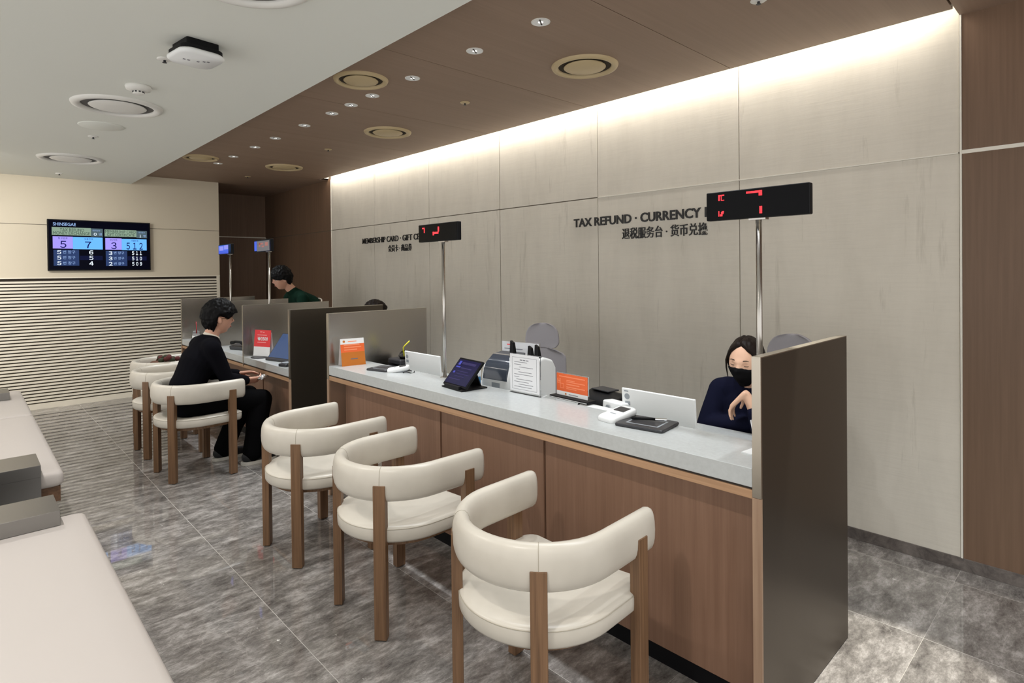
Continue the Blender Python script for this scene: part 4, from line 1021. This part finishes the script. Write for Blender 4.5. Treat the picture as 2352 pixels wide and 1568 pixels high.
# --- seated man in black (faces the counter, +Y)
XM = -4.86
man = thing('person', 'seated man in black sweater and trousers with glasses holding a foil pack', 'person', (XM, 1.30, 0))
def V(x, y, z): return Vector((x, y - 1.30, z))
Hm = Matrix.Translation(V(.0, 1.478, 1.145)) @ rotm(math.radians(-8), math.radians(4))
body = MB(); add_head(body, Hm, 1.0)
latx = (1, 0, 0)
body.capsule(V(0, 1.44, 1.07), V(0, 1.40, .98), .052, .058)
def torso(mb, g=0.0):
    mb.capsule(V(0, 1.24, .53), V(0, 1.245, .66), .115 + g, .110 + g, 20, latx, 1.35)
    mb.capsule(V(0, 1.245, .66), V(0, 1.33, .84), .105 + g, .118 + g, 20, latx, 1.40)
    mb.capsule(V(0, 1.33, .84), V(0, 1.385, .94), .118 + g, .090 + g, 20, latx, 1.55)
    mb.capsule(V(-.15, 1.375, .945), V(.15, 1.375, .945), .062 + g, .062 + g, 16)
def arms(mb, g=0.0, cut=False):
    for sx in (1, -1):
        sh = V(sx * .180, 1.375, .935); el = V(sx * .165, 1.475, .700) if sx > 0 else V(sx * .17, 1.47, .70); wr = V(sx * .085 + .02, 1.640, .655 if sx > 0 else .685)
        mb.capsule(sh, el, .056 + g, .044 + g, 16); mb.capsule(el, wr if not cut else el + (wr - el) * .93, .042 + g, .027 + g * 1.3, 16)
torso(body, -.012); arms(body, -.008)
def legs(mb, g=0.0):
    for sx, ky, fy, fx in ((1, 1.755, 1.665, .13), (-1, 1.735, 1.535, -.14)):
        mb.capsule(V(sx * .095, 1.26, .535), V(sx * .12, ky, .495), .082 + g, .062 + g, 18)
        mb.capsule(V(sx * .12, ky, .490), V(fx, (ky + fy) / 2 , .30), .064 + g, .070 + g, 18)
        mb.capsule(V(fx, (ky + fy) / 2, .30), V(fx, fy + .01, .09), .064 + g, .050 + g * 1.6, 18)
legs(body, -.012)
for fx, fy in ((.13, 1.665), (-.14, 1.535)): body.capsule(V(fx, fy, .055), V(fx, fy + .13, .035), .034, .026, 12)
hand(body, V(.105, 1.645, .655), (-.2, 1, -.10), (-.6, 0, .5), .95, .75, 1)
hand(body, V(-.065, 1.640, .690), (.25, 1, .05), (.3, 0, -1), .95, .35, -1)
o = remesh('body', body, 'skin', man, .006, 3)
cl_ = MB(); torso(cl_, .008); arms(cl_, .010, True); cl_.capsule(V(0, 1.41, .985), V(0, 1.385, .93), .062, .085, 16, latx, 1.3)
def knit(c): return c + Vector((0, 0, 1)) * 0 + Vector((noise.noise(c * 7), noise.noise(c * 7 + Vector((9, 0, 0))), 0)) * .006
remesh('sweater', cl_, 'knit_black', man, .008, 4, knit)
tr = MB(); legs(tr, .016); tr.capsule(V(0, 1.235, .535), V(0, 1.26, .535), .118, .11, 18, latx, 1.4)
remesh('trousers', tr, 'trouser_black', man, .008, 3, knit)
col = MB().lathe([(.058, 0), (.062, .012), (.060, .026), (.053, .030)], 28, Matrix.Translation(V(0, 1.415, 1.003)) @ Matrix.Rotation(math.radians(-26), 4, 'X'), close=False)
ob('shirt_collar', col, 'shirt_white', man, smooth=True).modifiers.new('s', 'SOLIDIFY').thickness = .004
hl = lerp_line([(0, .36), (25, .32), (48, .12), (60, .02), (72, .16), (96, .22), (108, -.40), (130, -.80), (180, -.88)])
def hth(p): return .026 + .018 * max(0, p.z) + .010 * max(0, -p.y) + (.006 if p.y > 0 and p.z > .3 else 0)
def fringe(p, q):
    if p.y > .2 and .35 < p.z < .75: q = q + Vector((0, .010, -.010))
    return q
ob('hair', hair_mesh(Hm, 1.0, hl, hth, .010, 3, fringe), 'hair', man, smooth=True)
add_eyes(Hm, 1.0, man)
gl = MB()
for sx in (-1, 1):
    gl.tube([Hm @ Vector((sx * .033 + .022 * math.cos(2 * PI * k / 20), .094 - abs(math.cos(2 * PI * k / 20) * .0) - .004 * abs(sx * .033 + .022 * math.cos(2 * PI * k / 20)) / .05, .004 + .018 * math.sin(2 * PI * k / 20))) for k in range(21)], .0017, 6)
    gl.tube([Hm @ Vector((sx * .055, .090, .008)), Hm @ Vector((sx * .074, .05, .009)), Hm @ Vector((sx * .082, -.004, .008)), Hm @ Vector((sx * .083, -.015, -.006))], .0016, 6)
gl.tube([Hm @ Vector((-.011, .094, .008)), Hm @ Vector((0, .098, .010)), Hm @ Vector((.011, .094, .008))], .0010, 6)
ob('glasses', gl, 'frame_metal', man)
ob('lips', MB().ell((0, 0, 0), (1, 1, 1), nu=14, nv=10, fn=lambda p: Hm @ Vector((p.x * .019, .0865 + p.y * .006, -.056 + p.z * .006))), 'lip', man, smooth=True)
for fx, fy in ((.13, 1.655), (-.14, 1.525)):
    s_ = MB(); s_.capsule(V(fx, fy - .02, .055), V(fx, fy + .165, .040), .045, .036, 16, latx, 1.05); s_.capsule(V(fx, fy - .01, .08), V(fx, fy + .02, .06), .042, .04, 14)
    sh = remesh('shoe', s_, 'shoe_black', man, .006, 2, lambda c: Vector((c.x, c.y, max(c.z, .018))))
    P_ = [(x, y * 1.0) for x, y in rrect(.047, .142, .044, 6)]
    ob('sole', MB().loft([[V(fx + x, fy + .072 + y, z) for x, y in P_] for z in (.001, .012, .026)]), 'sole', sh, smooth=False)
t = thing('foil_pack', 'crumpled silver foil pack held by the man in black', 'pack', (XM + .09, 1.775, .662), .3)
ob('wrapper', MB().ell((0, 0, 0), (1, 1, 1), nu=20, nv=14, fn=lambda p: Vector((p.x * .032, p.y * .052, p.z * .020)) * (1 + .35 * noise.noise(Vector(p) * 4))), 'foil', t)

# --- clerk leaning over the left desk (faces the customer, -Y)
ck = thing('person', 'standing clerk in dark green leaning over the left counter with black hair', 'person', (-6.62, 3.10, 0))
def V2(x, y, z): return Vector((x, y - 3.10, z))
Hc = Matrix.Translation(V2(0, 2.69, 1.430)) @ rotm(PI + math.radians(4), math.radians(14))
b2 = MB(); add_head(b2, Hc, 1.02)
b2.capsule(V2(0, 2.76, 1.36), V2(0, 2.84, 1.27), .052, .056)
def torso2(mb, g=0.0):
    mb.capsule(V2(0, 2.88, 1.19), V2(0, 3.02, 1.12), .105 + g, .110 + g, 18, latx, 1.5)
    mb.capsule(V2(0, 3.02, 1.12), V2(0, 3.14, .98), .108 + g, .105 + g, 18, latx, 1.35); mb.capsule(V2(-.14, 2.86, 1.225), V2(.14, 2.86, 1.225), .06 + g, .06 + g, 16)
def arms2(mb, g=0.0, k=1):
    for sx in (1, -1):
        sh = V2(sx * .18, 2.86, 1.21); el = V2(sx * .24, 2.80, .95); wr = V2(sx * .14, 2.62, .80); mb.capsule(sh, el, .055 + g, .044 + g); mb.capsule(el, el + (wr - el) * k, .042 + g, .03 + g)
torso2(b2, -.01); arms2(b2, -.008)
for sx in (1, -1): b2.capsule(V2(sx * .09, 3.14, .93), V2(sx * .1, 3.13, .5), .085, .06); b2.capsule(V2(sx * .1, 3.13, .5), V2(sx * .1, 3.16, .08), .058, .04); b2.capsule(V2(sx * .1, 3.15, .04), V2(sx * .1, 3.0, .032), .032, .028)
hand(b2, V2(.14, 2.60, .79), (-.1, -1, -.4), (0, 0, -1), .95, .3, 1, .1); hand(b2, V2(-.14, 2.60, .79), (.1, -1, -.4), (0, 0, -1), .95, .3, -1, .1)
remesh('body', b2, 'skin', ck, .007, 3)
c2 = MB(); torso2(c2, .010); arms2(c2, .010, .95); c2.capsule(V2(0, 2.82, 1.285), V2(0, 2.86, 1.24), .062, .09, 16, latx, 1.2); remesh('sweater', c2, 'green_dark', ck, .009, 4, knit)
tr = MB(); tr.capsule(V2(0, 3.14, .98), V2(0, 3.14, .90), .118, .12, 18, latx, 1.35)
for sx in (1, -1): tr.capsule(V2(sx * .09, 3.14, .93), V2(sx * .1, 3.13, .5), .098, .075); tr.capsule(V2(sx * .1, 3.13, .5), V2(sx * .1, 3.16, .07), .075, .06)
remesh('trousers', tr, 'trouser_black', ck, .010, 3)
hem = [V2(.155 * math.cos(PI * k / 16), 3.075 + .115 * math.sin(PI * k / 16) * .6, 1.095 + .02 + .075 * math.sin(PI * k / 16)) for k in range(17)]
ob('shirt_hem', MB().tube(hem, .008, 8), 'shirt_white', ck, smooth=True)
hl2 = lerp_line([(0, .25), (30, .10), (60, -.02), (78, .02), (100, -.25), (130, -.55), (180, -.62)])
ob('hair', hair_mesh(Hc, 1.02, hl2, lambda p: .024 + .014 * max(0, p.z) + .012 * max(0, -p.y), .012, 11, fringe), 'hair', ck, smooth=True)
add_eyes(Hc, 1.02, ck)
ob('lips', MB().ell((0, 0, 0), (1, 1, 1), nu=14, nv=10, fn=lambda p: Hc @ Vector((p.x * .019, .0885 + p.y * .006, -.057 + p.z * .006))), 'lip', ck, smooth=True)

# --- seated clerk of whom only the hair shows above the metal partition
c3 = thing('person', 'seated clerk with only the top of dark hair showing over a partition', 'person', (-5.09, 3.0, 0))
H3 = Matrix.Translation((0, -.0, 1.092)) @ rotm(PI - .5, math.radians(22))
b3 = MB(); add_head(b3, H3, 1.0); b3.capsule((0, .03, .99), (0, .05, .90), .05, .055)
for a in (((0, .05, .84), (0, .08, .62), .105, .11),): b3.capsule(*a, 18, latx, 1.45)
for sx in (1, -1):
    b3.capsule((sx * .15, .05, .87), (sx * .2, .0, .66), .05, .04); b3.capsule((sx * .2, .0, .66), (sx * .12, -.22, .73), .038, .028); hand(b3, (sx * .12, -.23, .735), (0, -1, 0), (0, 0, -1), .95, .3, sx, .1)
    b3.capsule((sx * .09, .06, .52), (sx * .11, -.34, .50), .08, .06); b3.capsule((sx * .11, -.34, .50), (sx * .11, -.30, .08), .058, .04); b3.capsule((sx * .11, -.30, .04), (sx * .11, -.42, .032), .032, .028)
remesh('body', b3, 'skin', c3, .008, 3)
k3 = MB(); k3.capsule((0, .05, .86), (0, .08, .58), .12, .125, 18, latx, 1.45)
for sx in (1, -1): k3.capsule((sx * .15, .05, .87), (sx * .2, .0, .66), .062, .052); k3.capsule((sx * .2, .0, .66), (sx * .13, -.19, .725), .05, .04)
remesh('jacket', k3, 'navy', c3, .01, 4)
tr = MB()
for sx in (1, -1): tr.capsule((sx * .09, .06, .52), (sx * .11, -.34, .50), .092, .072); tr.capsule((sx * .11, -.34, .50), (sx * .11, -.30, .08), .07, .055)
remesh('trousers', tr, 'trouser_black', c3, .01, 3)
hl3 = lerp_line([(0, .45), (40, .3), (75, 0), (100, -.5), (180, -.8)])
ob('hair', hair_mesh(H3, 1.0, hl3, lambda p: .020 + .01 * max(0, -p.y), .008, 5), 'hair_brown', c3, smooth=True); add_eyes(H3, 1.0, c3)
t = thing('stool', 'low black stool under the clerk hidden by the partition', 'stool', (-5.09, 3.06, 0)); ob('seat', MB().lathe([(.17, .40), (.18, .42), (.17, .44)], 28), 'black_plastic', t); ob('column', MB().lathe([(.03, .02), (.03, .41)], 14), 'dark_plastic', t); ob('foot', MB().lathe([(.2, 0), (.19, .02)], 28), 'dark_plastic', t)

# --- masked clerk at the near end
wk = thing('person', 'seated clerk in navy jacket and black face mask behind the near partition', 'person', (-1.25, 2.78, 0))
def V4(x, y, z): return Vector((x + 1.25 - 1.25, y - 2.78, z))
Hw = Matrix.Translation(V4(.0, 2.745, 1.052)) @ rotm(PI - math.radians(-2), math.radians(9), math.radians(-3))
b4 = MB(); add_head(b4, Hw, .98, .34, .022)
b4.capsule(V4(0, 2.79, .98), V4(0, 2.82, .90), .045, .052)
def torso4(mb, g=0.0):
    mb.capsule(V4(0, 2.83, .83), V4(0, 2.83, .56), .098 + g, .105 + g, 18, latx, 1.40); mb.capsule(V4(-.125, 2.82, .895), V4(.125, 2.82, .895), .05 + g, .05 + g, 16)
def arms4(mb, g=0.0, k=1.0):
    # her right arm lies toward image left and rests on the desk; her left arm is raised, hand hanging at the chin
    sh = V4(-.155, 2.81, .885); el = V4(-.190, 2.735, .715); wr = V4(.05, 2.66, .775)
    mb.capsule(sh, el, .052 + g, .044 + g); mb.capsule(el, el + (wr - el) * .98, .044 + g, .030 + g)
    sh = V4(.155, 2.81, .885); el = V4(.13, 2.62, .79); wr = V4(.065, 2.60, .925)
    mb.capsule(sh, el, .052 + g, .042 + g); mb.capsule(el, el + (wr - el) * k, .040 + g * .9, .026 + g)
torso4(b4, -.01); arms4(b4, -.006)
wr = V4(.060, 2.60, .932); hand(b4, wr, (-.62, -.1, -.72), (.5, .1, -.8), .92, .62, 1, .2)
hand(b4, V4(.065, 2.66, .775), (1, 0, -.1), (0, 1, 0), .85, .7, 1, .1)
for sx in (1, -1): b4.capsule(V4(sx * .09, 2.83, .53), V4(sx * .11, 2.42, .51), .08, .06); b4.capsule(V4(sx * .11, 2.42, .50), V4(sx * .11, 2.46, .08), .055, .038); b4.capsule(V4(sx * .11, 2.46, .04), V4(sx * .11, 2.34, .032), .032, .026)
remesh('body', b4, 'skin_pale', wk, .0055, 3)
j4 = MB(); torso4(j4, .012); arms4(j4, .012, .42); j4.capsule(V4(0, 2.815, .945), V4(0, 2.825, .89), .055, .085, 16, latx, 1.2); remesh('jacket', j4, 'navy', wk, .008, 5, knit)
tr = MB()
for sx in (1, -1): tr.capsule(V4(sx * .09, 2.83, .53), V4(sx * .11, 2.42, .51), .090, .070); tr.capsule(V4(sx * .11, 2.42, .50), V4(sx * .11, 2.46, .08), .065, .05)
remesh('trousers', tr, 'navy', wk, .01, 3)
fm = head_fn(.34, .022)
def mask_fn(p):
    p = Vector(p); q = fm(p); az = abs(math.atan2(p.x, p.y)); top = -.02 - .10 * (az / 1.2)
    u_k = max(0, min(1, (az - .12) / .45)); up = -.03 - .07 * u_k * u_k * (3 - 2 * u_k)
    k = max(0, min(1, (up - p.z) / .05 + .5)) * max(0, min(1, (1.25 - az) / .12)) * max(0, min(1, (p.z + .97) / .05))
    c = Vector((0, .012 * math.exp(-(p.x / .35) ** 2) * math.exp(-((p.z + .35) / .3) ** 2), 0))
    return Hw @ (.98 * (q + q.normalized() * (.007 * k - .012 * (1 - k)) + c * k))
ob('face_mask', MB().ell((0, 0, 0), (1, 1, 1), nu=80, nv=60, fn=mask_fn), 'mask_black', wk, smooth=True)
for sx in (-1, 1): ob('ear_loop', MB().tube([Hw @ Vector((sx * .062, .052, -.03)), Hw @ Vector((sx * .078, .02, -.008)), Hw @ Vector((sx * .083, -.008, .012))], .0012, 6), 'mask_black', wk)
hl4 = lerp_line([(0, .80), (20, .72), (45, .50), (62, .22), (78, -.20), (95, -.6), (180, -.9)])
def part_(p, q): return q + Vector((0, 0, -.006 * math.exp(-((p.x - .1) / .06) ** 2) * (1 if p.z > .5 else 0)))
ob('hair', hair_mesh(Hw, .98, hl4, lambda p: .013 + .004 * max(0, -p.y), .003, 9, part_, 5), 'hair_brown', wk, smooth=True)
ob('hair_bun', MB().ell((0, 0, 0), (1, 1, 1), nu=18, nv=12, fn=lambda p: Hw @ Vector((p.x * .045, -.115 + p.y * .035, -.03 + p.z * .045))), 'hair_brown', wk, smooth=True)
ob('hair_strand', MB().tube([Hw @ Vector((.068, .045, .045)), Hw @ Vector((.080, .040, .01)), Hw @ Vector((.082, .036, -.03)), Hw @ Vector((.074, .040, -.075))], [.004, .005, .004, .002], 8), 'hair_brown', wk, smooth=True)
add_eyes(Hw, .98, wk, True)
